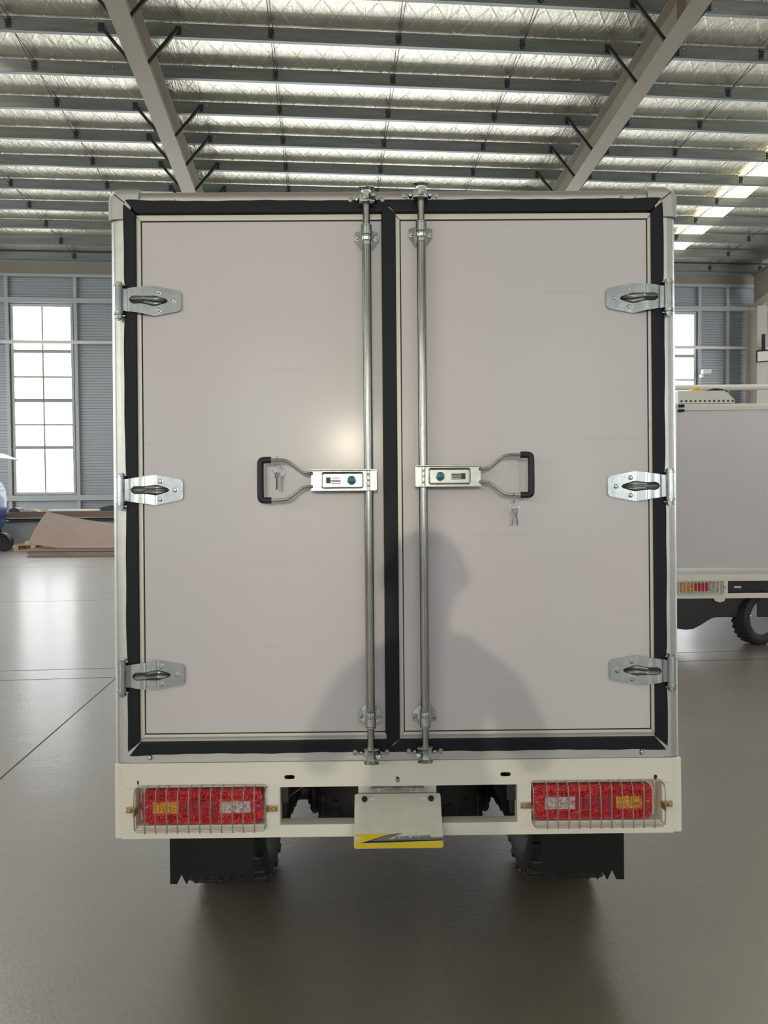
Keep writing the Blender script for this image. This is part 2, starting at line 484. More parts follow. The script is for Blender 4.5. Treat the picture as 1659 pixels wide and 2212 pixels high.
# ------------------------------------------------------------------ the hall
# hall coordinates: u across, v along, turned by A about the camera's foot
WALL, BACK, UL, UR = 21.4, -17.0, -15.5, 17.8
RIDGE = 0.5
def zroof(v): return 9.45 - .0775 * (v if v > RIDGE else 2 * RIDGE - v)   # underside of the purlins
PD = .215                                                                 # purlin depth
def uv(u, v, z=0.0): return (u * cos(A) - v * sin(A), u * sin(A) + v * cos(A), z)

fl = BM(); box(fl, UL, UR, BACK, WALL, -.2, 0)
floor = tag(obj('floor', fl, M['floor'], rot=(0, 0, A)), kind='structure')
def joint(pts, wd=.006):
    b = BM()
    for (u0_, v0_), (u1_, v1_) in zip(pts[:-1], pts[1:]):
        if abs(u1_ - u0_) > abs(v1_ - v0_): box(b, u0_, u1_, v0_ - wd / 2, v0_ + wd / 2, .0002, .0008)
        else: box(b, u0_ - wd / 2, u0_ + wd / 2, v0_, v1_, .0002, .0008)
    obj('floor_joint', b, M['joint'], floor, smooth=0)
joint([(-1.40, 2.0), (-1.40, 5.04)], .007)
joint([(-9, 5.04), (12, 5.04)], .006)
joint([(-9, 4.78), (12, 4.78)], .005)
joint([(-12, 8.36), (12, 8.36)], .006)
joint([(-12, 12.4), (12, 12.4)], .006)
joint([(-5.4, 5.04), (-5.4, 20)], .006)
joint([(5.4, 2.0), (5.4, 20)], .006)

# foil roof lining, sagging between the purlins
ce = BM()
vl = [BACK + i * .5 for i in range(int((9 - BACK) / .5))] + [9 + i * .125 for i in range(int((WALL - 9) / .125) + 1)]
vl = [v for v in vl if v < WALL] + [WALL]
ul = [UL + i * .5 for i in range(int((UR - UL) / .5) + 1)]
rows = []
rs = random.Random(3)
for v in vl:
    ph = (v - 11.76) % 1.0
    sag = -.018 * 4 * ph * (1 - ph) if 9 <= v else 0
    rows.append([ce.verts.new((u, v, zroof(v) + PD + .03 + sag + (rs.uniform(-.0015, .0015) if v >= 9 else 0))) for u in ul])
for i in range(len(vl) - 1):
    for j in range(len(ul) - 1):
        ce.faces.new((rows[i][j], rows[i + 1][j], rows[i + 1][j + 1], rows[i][j + 1]))
ceiling = tag(obj('ceiling', ce, M['foil'], smooth=180, rot=(0, 0, A)), kind='structure')

# purlins: C sections with a bright lower flange
PV = [11.76 - 4 + k for k in range(14)]
PV = [v for v in PV if v < WALL - .3]
def purlin_bm(v):
    b = BM(); z = zroof(v); t = .004
    box(b, UL, UR, v - t, v, z, z + PD)
    box(b, UL, UR, v - t, v + .07, z, z + t)
    box(b, UL, UR, v - t, v + .07, z + PD - t, z + PD)
    box(b, UL, UR, v + .066, v + .07, z, z + .02)
    return b
RAFT = [-11.17, -2.90, 5.37, 13.2]
SAG = [-17.37, -15.3, -13.2, -9.1, -7.03, -4.92, -.83, 1.24, 3.31, 7.47, 9.54, 11.6, 15.7]
cl = BM()
box(cl, -.035, .035, -.012, -.005, .03, .20)
box(cl, -.05, .05, -.02, -.012, .055, .075); box(cl, -.05, .05, -.02, -.012, .105, .125); box(cl, -.05, .05, -.02, -.012, .155, .175)
cleat_me = obj('x', cl, M['brace'], smooth=0); CL = cleat_me.data; bpy.data.objects.remove(cleat_me)
nb = BM()
for zz in (.05, .115, .17):
    for xx in (-.062, -.02, .02, .062):
        if abs(xx) > .03 or zz != .115: cyl(nb, (xx, -.006, zz), (xx, -.024, zz), .008, n=6)
tmp = obj('x', nb, M['chrome'], smooth=0); NB = tmp.data; bpy.data.objects.remove(tmp)
for v in PV:
    p = obj('purlin', purlin_bm(v), M['purlin'], ceiling, smooth=0)
    if v < 10: continue
    for u in SAG:
        if not -13.5 < u < 14: continue
        link('cleat', CL, p, (u, v, zroof(v)))
        link('cleat_bolts', NB, p, (u, v, zroof(v)))['kind'] = 'stuff'
# sag rods: slim pairs tying purlin to purlin
for u in SAG:
    if not -10 < u < 12.5: continue
    for v0_, v1_ in zip(PV[2:-1], PV[3:]):
        b = BM()
        for du, za, zb in ((-.012, .17, .05), (.03, .05, .17)):
            cyl(b, (u + du, v0_, zroof(v0_) + za), (u + du, v1_, zroof(v1_) + zb), .006, n=6)
        obj('sag_rod', b, M['brace'], ceiling)

# rafters: I sections with knee braces to every second purlin
for u in RAFT:
    b = BM()
    t0, t1 = -1.0, WALL - .35
    D, FW, t = .52, .30, .014
    def sec(v, dep, b0=b):
        z = zroof(v) - .01
        return [(u + x, v, z + zz) for x, zz in ((-FW / 2, 0), (FW / 2, 0), (FW / 2, -t), (t / 2, -t), (t / 2, -dep + t), (FW / 2, -dep + t),
                (FW / 2, -dep), (-FW / 2, -dep), (-FW / 2, -dep + t), (-t / 2, -dep + t), (-t / 2, -t), (-FW / 2, -t))]
    secs = [sec(RIDGE, D), sec(17.5, D), sec(t1, .95)]
    rings = [[b.verts.new(p) for p in s] for s in secs]
    for r1, r2 in zip(rings[:-1], rings[1:]):
        for i in range(12): b.faces.new((r1[i], r1[(i + 1) % 12], r2[(i + 1) % 12], r2[i]))
    b.faces.new(rings[0]); b.faces.new(rings[-1][::-1])
    for v in (10.3, 17.5, 18.6):       # web stiffeners
        for s in (-1, 1):
            box(b, u + min(s * .006, s * .14), u + max(s * .006, s * .14), v - .006, v + .006, zroof(v) - D + .004, zroof(v) - .02)
    raf = obj('rafter', b, M['steel'], ceiling, smooth=0)
    for k, v in enumerate(PV):
        if v < 10 or v > 19.5 or k % 7 in (5,): continue
        for s in (-1, 1):
            if not -13 < u < 15: continue
            q = BM()
            pa = Vector((u + s * .12, v - .06, zroof(v) - D + .03)); pb = Vector((u + s * .60, v - .06, zroof(v) + .09))
            d = (pb - pa).normalized(); nrm = Vector((d.z, 0, -d.x)) * s
            a = [q.verts.new(c) for c in (pa + nrm * .026 + Vector((0, -.02, 0)), pa - nrm * .026 + Vector((0, -.02, 0)), pa - nrm * .026 + Vector((0, .02, 0)), pa + nrm * .026 + Vector((0, .02, 0)))]
            e = [q.verts.new(c) for c in (pb + nrm * .026 + Vector((0, -.02, 0)), pb - nrm * .026 + Vector((0, -.02, 0)), pb - nrm * .026 + Vector((0, .02, 0)), pb + nrm * .026 + Vector((0, .02, 0)))]
            for i in range(4): q.faces.new((a[i], a[(i + 1) % 4], e[(i + 1) % 4], e[i]))
            q.faces.new(a[::-1]); q.faces.new(e)
            box(q, u + s * .60 - .045, u + s * .60 + .045, v - .02, v - .004, zroof(v) + .03, zroof(v) + .16)
            obj('knee_brace', q, M['brace'], raf, smooth=0)
    for v in PV:
        if v < 10 or not -13 < u < 15: continue
        q = BM()
        for s in (-1, 1):
            for zz in (.06, .15): cyl(q, (u + s * .72, v - .004, zroof(v) + zz), (u + s * .72, v - .018, zroof(v) + zz), .011, n=6)
        obj('purlin_bolts', q, M['chrome'], raf, smooth=0)['kind'] = 'stuff'
    for v in PV:                        # purlin seat beside the rafter
        if v < 10 or not -13 < u < 15: continue
        q = BM(); box(q, u - .06, u + .06, v - .012, v - .004, zroof(v) - .01, zroof(v) + .19)
        obj('purlin_seat', q, M['brace'], raf, smooth=0)

# translucent daylight strips in the roof
def skylight(u0_, u1_, v0_, v1_, m='skylight'):
    n = int(v1_ - v0_)
    for k in range(n):
        a, c = v0_ + k, v0_ + k + 1
        b = BM()
        q = [b.verts.new(p) for p in ((u0_, a, zroof(a) + PD - .02), (u1_, a, zroof(a) + PD - .02), (u1_, c, zroof(c) + PD - .02), (u0_, c, zroof(c) + PD - .02))]
        e = [b.verts.new(v.co + Vector((0, 0, .006))) for v in q]
        b.faces.new(q); b.faces.new(e[::-1])
        for i in range(4): b.faces.new((q[i], e[i], e[(i + 1) % 4], q[(i + 1) % 4]))
        obj('skylight_sheet', b, M[m], ceiling, smooth=0)
skylight(9.48, 10.28, 10.82, 19.82)
skylight(9.48, 10.28, -12, 0)
skylight(-8.6, -5.8, 7.8, 12.8, 'skylight_added')  # added glowing panel, lights the floor on the left
skylight(5.9, 7.1, 4.8, 9.8, 'skylight_added')  # its added counterpart for the floor on the right
skylight(-7.4, -6.2, -14, -1)
skylight(-12.4, -11.4, -14, -1)

# ---- walls
def corrugated(bm, u0_, u1_, z0, z1, v, face, pitch=.08, dep=.03):
    n = int((z1 - z0) / pitch)
    pitch = (z1 - z0) / n
    prof = []
    for k in range(n):
        z = z0 + k * pitch
        prof += [(z, 0), (z + pitch * .40, 0), (z + pitch * .55, dep), (z + pitch * .85, dep)]
    prof.append((z1, 0))
    a = [bm.verts.new((u0_, v - face * d, z)) for z, d in prof]
    b = [bm.verts.new((u1_, v - face * d, z)) for z, d in prof]
    for i in range(len(prof) - 1): bm.faces.new((a[i], b[i], b[i + 1], a[i + 1]))

WC = [-12.6, -8.18, -4.85, -2.85, -.85, 1.15, 3.15, 5.15, 7.15, 10.63, 15.6]      # window centres on the far wall; the close-set middle ones are added
WZ0, WZ1, WH = 1.25, 6.76, .87
def sill(c): return .10 if -5.5 < c < 8 else WZ0          # tall glazing added behind the truck to brighten the roof foil
wb = BM()
edges = [UL]
for c in WC: edges += [c - WH, c + WH]
edges.append(UR)
for i in range(0, len(edges), 2): corrugated(wb, edges[i], edges[i + 1], .10, WZ1, WALL, 1)
corrugated(wb, UL, UR, WZ1, 8.1, WALL, 1)
box(wb, UL, -5.75, WALL, WALL + .2, .10, WZ0); box(wb, 8.05, UR, WALL, WALL + .2, .10, WZ0); box(wb, UL, UR, WALL + .03, WALL + .2, 0, .10)
wall_back = tag(obj('wall_back', wb, M['sheet'], smooth=0, rot=(0, 0, A)), kind='structure')
for a_, c_ in ((UL, -5.75), (8.05, UR)):
    b = BM(); box(b, a_, c_, WALL - .12, WALL, 0, .62); obj('plinth', b, M['plaster'], wall_back, smooth=0)
def girt(z0, z1, dep=.12):
    for a_, c_ in (((UL, UR),) if z0 > 2 else ((UL, -5.75), (8.05, UR))):
        b = BM(); box(b, a_, c_, WALL - dep - .03, WALL - .03, z0, z1); box(b, a_, c_, WALL - dep - .035, WALL - dep - .03, z0, z0 + .02)
        obj('girt', b, M['girt'], wall_back, smooth=0)
girt(6.775, 6.925); girt(1.07, 1.23)
for (z0, z1, d) in ((7.52, 7.60, .16), (7.88, 7.93, .34)):
    b = BM(); box(b, UL, UR, WALL - d, WALL - .03, z0, z1); obj('eave_beam', b, M['girt'], wall_back, smooth=0)
b = BM(); box(b, UL, UR, WALL - .14, WALL - .04, 7.60, 7.88); obj('eave_beam', b, M['steel'], wall_back, smooth=0)
for u in sorted([c - WH - .09 for c in WC] + [c + WH + .09 for c in WC] + [12.5]):
    for (z0, z1) in ((.62, 1.07), (1.23, 6.775), (6.925, 7.52)):
        b = BM(); box(b, u - .045, u + .045, WALL - .12, WALL - .03, z0, z1); obj('stud', b, M['girt'], wall_back, smooth=0)
ZB = [1.32, 2.62, 3.28, 3.98, 4.66, 5.40, 6.68]
for i, c in enumerate(WC):
    w0 = sill(c); ZQ = [w0 + .07] + ([1.32] if w0 < 1 else []) + ZB[1:]
    b = BM()
    for (x0, x1, z0, z1) in ((c - WH, c - WH + .07, w0, WZ1), (c + WH - .07, c + WH, w0, WZ1), (c - WH + .07, c + WH - .07, w0, w0 + .07), (c - WH + .07, c + WH - .07, WZ1 - .08, WZ1)):
        box(b, x0, x1, WALL - .06, WALL + .06, z0, z1)
    wn = tag(obj('window_%d' % (i + 1), b, M['winframe'], smooth=0, rot=(0, 0, A)), kind='structure')
    b = BM(); box(b, c - .02, c + .02, WALL - .035, WALL + .02, ZQ[0], ZQ[-1]); obj('mullion', b, M['winbar'], wn, smooth=0)
    for k, z in enumerate(ZB[1:-1]):
        h = .045 if k in (0, 4) else (.05 if k == 2 else .022)
        for s in (-1, 1):
            b = BM(); box(b, c + min(s * .02, s * (WH - .07)), c + max(s * .02, s * (WH - .07)), WALL - .05, WALL + .02, z - h, z + h)
            obj('glazing_bar', b, M['winbar'], wn, smooth=0)
    for s in (-1, 1):
        for z0, z1 in zip(ZQ[:-1], ZQ[1:]):
            b = BM(); box(b, c + min(s * .02, s * (WH - .07)), c + max(s * .02, s * (WH - .07)), WALL + .022, WALL + .03, z0, z1)
            obj('pane', b, M['pane'], wn, smooth=0)

# the pipe that runs along the wall in front of the windows
b = BM(); cyl(b, (UL, WALL - .22, 5.63), (UR, WALL - .22, 5.63), .05, n=10)
for u in range(-14, 17, 4): box(b, u - .03, u + .03, WALL - .22, WALL - .03, 5.60, 5.66)
obj('wall_pipe', b, M['unit'], wall_back)
for u in RAFT:
    u -= .12
    b = BM()
    box(b, u - .15, u + .15, WALL - .95, WALL - .93, 0, 6.75); box(b, u - .15, u + .15, WALL - .37, WALL - .35, 0, 6.75)
    box(b, u - .007, u + .007, WALL - .93, WALL - .37, 0, 6.75)
    obj('column', b, M['column'], wall_back, smooth=0)
    b = BM(); cyl(b, (u + .33, WALL - .45, 0), (u + .33, WALL - .45, 7.0), .075, n=12)
    obj('downpipe', b, M['pipe'], wall_back)

# the unseen ends of the hall: cladding, tall daylit windows
for nm, u, face in (('wall_left', UL, -1), ('wall_right', UR, 1)):
    b = BM(); box(b, u - .1, u + .1, BACK, WALL, 0, 9.9)
    tag(obj(nm, b, M['sheet'], smooth=0, rot=(0, 0, A)), kind='structure')
b = BM(); box(b, UL, UR, BACK - .2, BACK, 0, 8.4)
tag(obj('wall_front', b, M['sheet'], smooth=0, rot=(0, 0, A)), kind='structure')
n = len(WC)
for i, c in enumerate((-13.0, -9, -4.5, 4.0, 8.5, 13)):
    b = BM()
    for (x0, x1, z0, z1) in ((c - .9, c - .83, 1.2, 6.7), (c + .83, c + .9, 1.2, 6.7), (c - .83, c + .83, 1.2, 1.27), (c - .83, c + .83, 6.63, 6.7)):
        box(b, x0, x1, BACK, BACK + .08, z0, z1)
    wn = tag(obj('window_%d' % (n + i + 1), b, M['winframe'], smooth=0, rot=(0, 0, A)), kind='structure')
    b = BM(); box(b, c - .83, c + .83, BACK + .01, BACK + .02, 1.27, 6.63); obj('pane', b, M['rearpane'], wn, smooth=0)
n += 6
for i, (u, f, v) in enumerate([(UL + .1, 1, v) for v in (-8, 2, 5, 8, 11, 14, 17)] + [(UR - .1, -1, v) for v in (-8, 2, 5, 8, 11, 14, 17)]):  # side windows added out of view as floor light
    def bx_(b, d0, d1, *r): box(b, min(u + f * d0, u + f * d1), max(u + f * d0, u + f * d1), *r)
    b = BM()
    for (y0, y1, z0, z1) in ((v - .9, v - .83, 1.2, 6.7), (v + .83, v + .9, 1.2, 6.7), (v - .83, v + .83, 1.2, 1.27), (v - .83, v + .83, 6.63, 6.7)):
        bx_(b, 0, .08, y0, y1, z0, z1)
    wn = tag(obj('window_%d' % (n + i + 1), b, M['winframe'], smooth=0, rot=(0, 0, A)), kind='structure')
    b = BM(); bx_(b, .01, .02, v - .83, v + .83, 1.27, 6.63); obj('pane', b, M['sidepane'], wn, smooth=0)

# ------------------------------------------------------------------ lamps
def flood_light(label, loc, aim, group=None, lit=None, width=.42, hgt=.30):
    t = tag(empty('flood_light', loc), label, 'lamp', group)
    t.rotation_euler = (Vector(aim) - Vector(loc)).to_track_quat('-Y', 'Z').to_euler()   # glass looks along -Y
    b = BM(); box(b, -width / 2, width / 2, 0, .05, -hgt / 2, hgt / 2, .012)
    for k in range(7): box(b, -width * .4 + k * width * .13, -width * .4 + k * width * .13 + .008, .05, .085, -hgt * .4, hgt * .4)
    obj('housing', b, M['dark'], t)
    b = BM(); box(b, -width / 2 + .035, width / 2 - .035, -.006, .004, -hgt / 2 + .035, hgt / 2 - .035)
    obj('lamp_glass', b, M['lamp'] if lit else M['lampoff'], t)
    b = BM(); tube(b, [(-width / 2 - .01, .03, 0), (-width / 2 - .01, .16, 0), (width / 2 + .01, .16, 0), (width / 2 + .01, .03, 0)], .009, 6)
    obj('bracket', b, M['dark'], t)
    if lit:
        l = bpy.data.lights.new('lamp_beam', 'AREA'); l.shape = 'RECTANGLE'; l.size, l.size_y = width - .06, hgt - .06
        l.energy, l.color = lit, (1.0, .90, .68); l.spread = rad(120)
        o = bpy.data.objects.new('lamp_beam', l); COL.objects.link(o); o.parent = t
        o.location = (0, -.012, 0); o.rotation_euler = (rad(-90), 0, 0)
    return t
KEY = flood_light('lit flood lamp high on the wall behind the photographer', (-.55, -13.0, 3.15), (0, 2.0, .9), lit=140, width=.24, hgt=.20)
FILL = flood_light('lit flood lamp further left behind the photographer', (-9.5, -8.5, 3.9), (0, 2.0, .9), lit=50, width=.5, hgt=.36)
# ------------------------------------------------------------------ the rear of the box truck
TR = empty('box_truck', (.029, 1.74, 0), (rad(-1.5), 0, rad(.45)))
tag(TR, 'near box truck seen from behind, pale film-covered double doors with chrome locking bars', 'truck')

# box body behind the door frame
b = BM()
box(b, -.700, -.660, .03, 2.0, .54, 1.955); box(b, .663, .703, .03, 2.0, .54, 1.955)
box(b, -.660, .663, .03, 2.0, 1.915, 1.955); box(b, -.660, .663, .03, 2.0, .54, .58); box(b, -.66, .663, 1.96, 2.0, .58, 1.915)
obj('box_body', b, M['panel'], TR, smooth=0)

def post(s):
    """corner post with a rounded outer edge, plan outline extruded upward"""
    xo, xi = (-.7085, -.652) if s < 0 else (.7115, .655)
    r = .024
    pl = [(xi, .0), (xi, .04), (xo, .05)]
    arc = []
    for i in range(7):
        t = rad(90 * i / 6)
        arc.append((xo - s * (r - r * cos(t)) if s > 0 else xo + (r - r * cos(t)), r - r * sin(t) - .002))
    # a shallow step where the flat meets the rounded edge
    arc += [(arc[-1][0] - s * .004, -.004)]
    pl = [(xi, -.004), (xi, .05), (xo, .05)] + arc
    b = BM(); prism(b, pl, .536, 1.885, 'xy')
    return b
obj('corner_post', post(-1), M['alu'], TR)
obj('corner_post', post(1), M['alu'], TR)
# top rail: rounded upper edge
def rail(y_r, z0, z1, rr, x0, x1):
    pr = [(-.004, z0), (.05, z0), (.05, z1)]
    for i in range(7):
        t = rad(90 * i / 6)
        pr.append((rr - rr * sin(t) - .002, z1 - rr + rr * cos(t)))
    b = BM(); prism(b, pr, x0, x1, 'yz')
    return b
obj('top_rail', rail(0, 1.90, 1.9635, .026, -.632, .636), M['alu'], TR)
b = BM(); box(b, -.660, .663, -.003, .05, .536, .60, .002); box(b, -.660, .663, -.006, 0, .536, .542)
obj('bottom_rail', b, M['alu'], TR)
# corner castings with a mitre seam
def cap(s):
    """L-shaped casting, its outer edges rounded over towards the sides"""
    xo = -.7115 if s < 0 else .7145
    xi = -.632 if s < 0 else .637
    R_ = .034
    def ring(d, y):
        r_ = R_ - d * .8
        X1, Z1 = xo - s * d, 1.966 - d
        o = [(xi, Z1)]
        for i in range(9):
            t = rad(90 * i / 8)
            o.append((X1 - s * r_ + s * r_ * sin(t), Z1 - r_ + r_ * cos(t)))
        o += [(X1, 1.886), (xo - s * .060, 1.886), (xo - s * .060, 1.925), (xi, 1.925)]
        return [(x, y, z) for x, z in o]
    b = BM()
    rg = [ring(0, .06), ring(0, .012), ring(.0008, .006), ring(.003, .0005), ring(.007, -.004), ring(.013, -.0068), ring(.021, -.008)]
    vs = [[b.verts.new(p) for p in r] for r in rg]
    n_ = len(vs[0])
    for p, q in zip(vs[:-1], vs[1:]):
        for i in range(n_): b.faces.new((p[i], p[(i + 1) % n_], q[(i + 1) % n_], q[i]))
    b.faces.new(vs[0]); b.faces.new(vs[-1][::-1])
    return b
for s in (-1, 1):
    c = obj('corner_cap', cap(s), M['cap'], TR)
    xo = -.7115 if s < 0 else .7145
    b = BM()
    tube(b, [(xo - s * .020, -.0082, 1.947), (xo - s * .046, -.0086, 1.926)], .0012, 6)
    obj('mitre_seam', b, M['line'], c)

# doors
def mitred(bm, x0, x1, z0, z1, wd, side, y0, y1, bev, gap=.0006):
    """one mitred strip of a rectangular surround; rectangle given by its outer edge"""
    g = gap
    P = {'top': [(x0 + g, z1), (x1 - g, z1), (x1 - wd - g, z1 - wd), (x0 + wd + g, z1 - wd)],
         'bottom': [(x0 + g, z0), (x1 - g, z0), (x1 - wd - g, z0 + wd), (x0 + wd + g, z0 + wd)],
         'left': [(x0, z0 + g), (x0 + wd, z0 + wd + g), (x0 + wd, z1 - wd - g), (x0, z1 - g)],
         'right': [(x1, z0 + g), (x1 - wd, z0 + wd + g), (x1 - wd, z1 - wd - g), (x1, z1 - g)]}[side]
    prism(bm, P, y0, y1, 'xz', bev=bev)

def gasket_bm(P, amp, vertical):
    """rubber strip with a slightly wavy outer edge: subdivide and nudge"""
    bm = BM(); prism(bm, P, -.011, .006, 'xz', bev=.004)
    return bm

GX0, GX1, GZ0, GZ1, GW = -.669, .674, .558, 1.930, .0300
MID0, MID1 = -.0275, .0060
for s in (-1, 1):
    if s < 0: x0, x1 = GX0, MID1
    else: x0, x1 = MID0, GX1
    # panel
    px0, px1 = (-.6265, -.029) if s < 0 else (.0185, .6345)
    pz0, pz1 = .6065, 1.8815
    b = BM(); box(b, px0, px1, 0, .03, pz0, pz1, .0015)
    dr = obj('door', b, M['panel'], TR)
    # black sealant line round the panel, then the cream trim
    b = BM()
    box(b, px0 - .0022, px1 + .0022, .0008, .02, pz0 - .0022, pz1 + .0022)
    obj('sealant', b, M['line'], dr, smooth=0)
    tx0, tx1 = px0 - .0165, px1 + .0165
    tz0, tz1 = pz0 - .0165, pz1 + .0165
    if s < 0: tx1 = px1 + .0005
    for side in ('top', 'bottom', 'left', 'right'):
        if s < 0 and side == 'right': continue
        b = BM()
        if s < 0 and side in ('top', 'bottom'):
            z = (tz1, tz1 - .0143) if side == 'top' else (tz0, tz0 + .0143)
            prism(b, [(tx0, z[0]), (px1, z[0]), (px1, z[1]), (tx0 + .0143, z[1])], -.003, .02, 'xz', bev=.0015)
        else:
            mitred(b, tx0, tx1, tz0, tz1, .0143, side, -.003, .02, .0015)
        obj('trim_strip', b, M['trim'], dr)
    # gasket: wavy outer edge where the rubber lies on the frame
    gz0, gz1 = GZ0, GZ1
    wav = lambda t, k: .0008 * sin(t * 5 + k) + .0005 * sin(t * 17 + 2 * k)
    nseg = 60
    def strip(side):
        pts_o, pts_i = [], []
        for i in range(nseg + 1):
            q = i / nseg
            if side in ('top', 'bottom'):
                zo, zi = (gz1, gz1 - GW) if side == 'top' else (gz0, gz0 + GW)
                xo_a, xo_b = (x0, x1)
                wl = GW if s < 0 else MID1 - MID0
                wr = MID1 - MID0 if s < 0 else GW
                ax, bx = x0 + (.003 if s < 0 else .004), x1 - .003
                sg = 1 if side == 'top' else -1
                pts_o.append((ax + (bx - ax) * q, zo + sg * (wav(q * 3, s + 1) + (.004 * max(0, 1 - q * 9) if s < 0 else .004 * max(0, 1 - (1 - q) * 9)))))
                ax, bx = x0 + wl + .001, x1 - wr - .001
                if s < 0: bx = x1 - wr
                pts_i.append((ax + (bx - ax) * q, zi))
            else:
                if side == 'left': xo, xi = x0, x0 + (GW if s < 0 else MID1 - MID0)
                else: xo, xi = x1, x1 - (MID1 - MID0 if s < 0 else GW)
                mid = (side == 'right') == (s < 0)
                za, zb = (gz0 + .006, gz1 - .006)
                sg = -1 if side == 'left' else 1
                dz = wav(q * 3, 2.2 * s) * (0 if mid else 1)
                # squeezed in where the hinge straps cross it
                if not mid:
                    for hz in (1.6835, 1.2134, .7542):
                        zz = za + (zb - za) * q
                        dz -= .006 * math.exp(-((zz - hz) / .034) ** 2)
                pts_o.append((xo + sg * dz, za + (zb - za) * q))
                pts_i.append((xi, gz0 + GW + .001 + (gz1 - gz0 - 2 * GW - .002) * q))
        return pts_o + [pts_i[-1], pts_i[0]]
    for side in ('top', 'bottom', 'left', 'right'):
        if s < 0 and side == 'right': continue       # the middle seal belongs to the right-hand door
        b = BM(); prism(b, strip(side), -.011, .006, 'xz', bev=.003)
        obj('gasket', b, M['rubber'], dr)

# ---- hinges
def hinge(s, xc, zc):
    """s=+1: the strap runs to +x"""
    k = .95
    b = BM()
    secs = [(8, 26, -.020), (20, 28, -.016), (30, 29.5, -.019), (58, 33, -.0185), (64, 34, -.017), (84, 37.5, -.0075), (90, 37, -.006),
            (146, 27, -.006), (152, 25.5, -.006), (156.5, 22, -.006), (158.5, 17, -.006)]
    t = .0032
    rings = []
    for x, hz, y in secs:
        X = xc + s * x * k / 1000
        rings.append([b.verts.new((X, yy, zc + zz / 1000)) for yy, zz in ((y, -hz), (y, hz), (y + t, hz), (y + t, -hz))])
    for r1, r2 in zip(rings[:-1], rings[1:]):
        for i in range(4): b.faces.new((r1[i], r1[(i + 1) % 4], r2[(i + 1) % 4], r2[i]))
    b.faces.new(rings[0][::-1]); b.faces.new(rings[-1])
    bmesh.ops.recalc_face_normals(b, faces=b.faces[:])
    es = [e for e in b.edges if all(abs(v.co.y - min(q.co.y for q in rr)) < 1e-6 for rr in rings for v in e.verts if v in rr) and len(e.link_faces) == 2
          and e.calc_face_angle(0) > 1.2]
    bmesh.ops.bevel(b, geom=es, offset=.0008, segments=2, affect='EDGES')
    h = obj('hinge', b, M['zinc'], TR)
    # pressed stiffening rib: a long double-sided channel with a ridge
    b = BM()
    R2 = []
    for x, hz, y in ((27, .5, -.0185), (30, 6.5, -.019), (37, 10, -.0188), (60, 9.6, -.0180), (66, 10, -.0162), (86, 13, -.0072), (92, 12.4, -.0062), (118, 5, -.0062), (122, 1, -.0062)):
        X = xc + s * x * k / 1000
        R2.append([b.verts.new((X, y - dd, zc + zz * hz / 1000)) for zz, dd in ((-1, .0002), (-.72, .0030), (-.18, .0012), (-.06, .0052), (.06, .0052), (.18, .0012), (.72, .0030), (1, .0002))])
    for r1, r2 in zip(R2[:-1], R2[1:]):
        for i in range(7): b.faces.new((r1[i], r1[i + 1], r2[i + 1], r2[i]))
    obj('pressed_rib', b, M['rib'], h, smooth=60)
    b = BM()
    cyl(b, (xc, -.020, zc - .031), (xc, -.020, zc + .031), .0112, n=20)
    obj('barrel', b, M['zinc'], h)
    b = BM()
    for z, r, hh in ((.0310, .0125, .0037), (.0345, .0118, .0025)): cyl(b, (xc, -.020, zc + z), (xc, -.020, zc + z + hh), r, n=20)
    cyl(b, (xc, -.020, zc + .0365), (xc, -.020, zc + .0425), .0085, n=6)
    obj('pin_head', b, M['zincdark'], h)
    b = BM()
    for z, r, hh in ((-.0345, .0125, .0037), (-.038, .0118, .0037)): cyl(b, (xc, -.020, zc + z), (xc, -.020, zc + z + hh), r, n=20)
    cyl(b, (xc, -.020, zc - .0475), (xc, -.020, zc - .0375), .0088, n=6)
    cyl(b, (xc, -.020, zc - .051), (xc, -.020, zc - .0470), .005, n=12)
    obj('pin_nut', b, M['zincdark'], h)
    b = BM()
    bx0, bx1 = sorted((xc - s * .010, xc + s * .016))
    box(b, bx0, bx1, -.019, .0, zc + .0345, zc + .0378, .001); box(b, bx0, bx1, -.019, .0, zc - .0415, zc - .038, .001)
    box(b, bx0, bx1, -.006, -.004, zc - .0415, zc + .0378)
    obj('frame_lug', b, M['zinc'], h)
    for x, z in ((99, .0215), (99, -.0225), (138, 0)):
        b = BM(); bolt(b, (xc + s * x * k / 1000, -.006, zc + z), .0052)
        obj('bolt', b, M['zincdark'], h)
for zc in (1.6835, 1.2134, .7535):
    hinge(1, -.6785, zc)
    hinge(-1, .6815, zc)

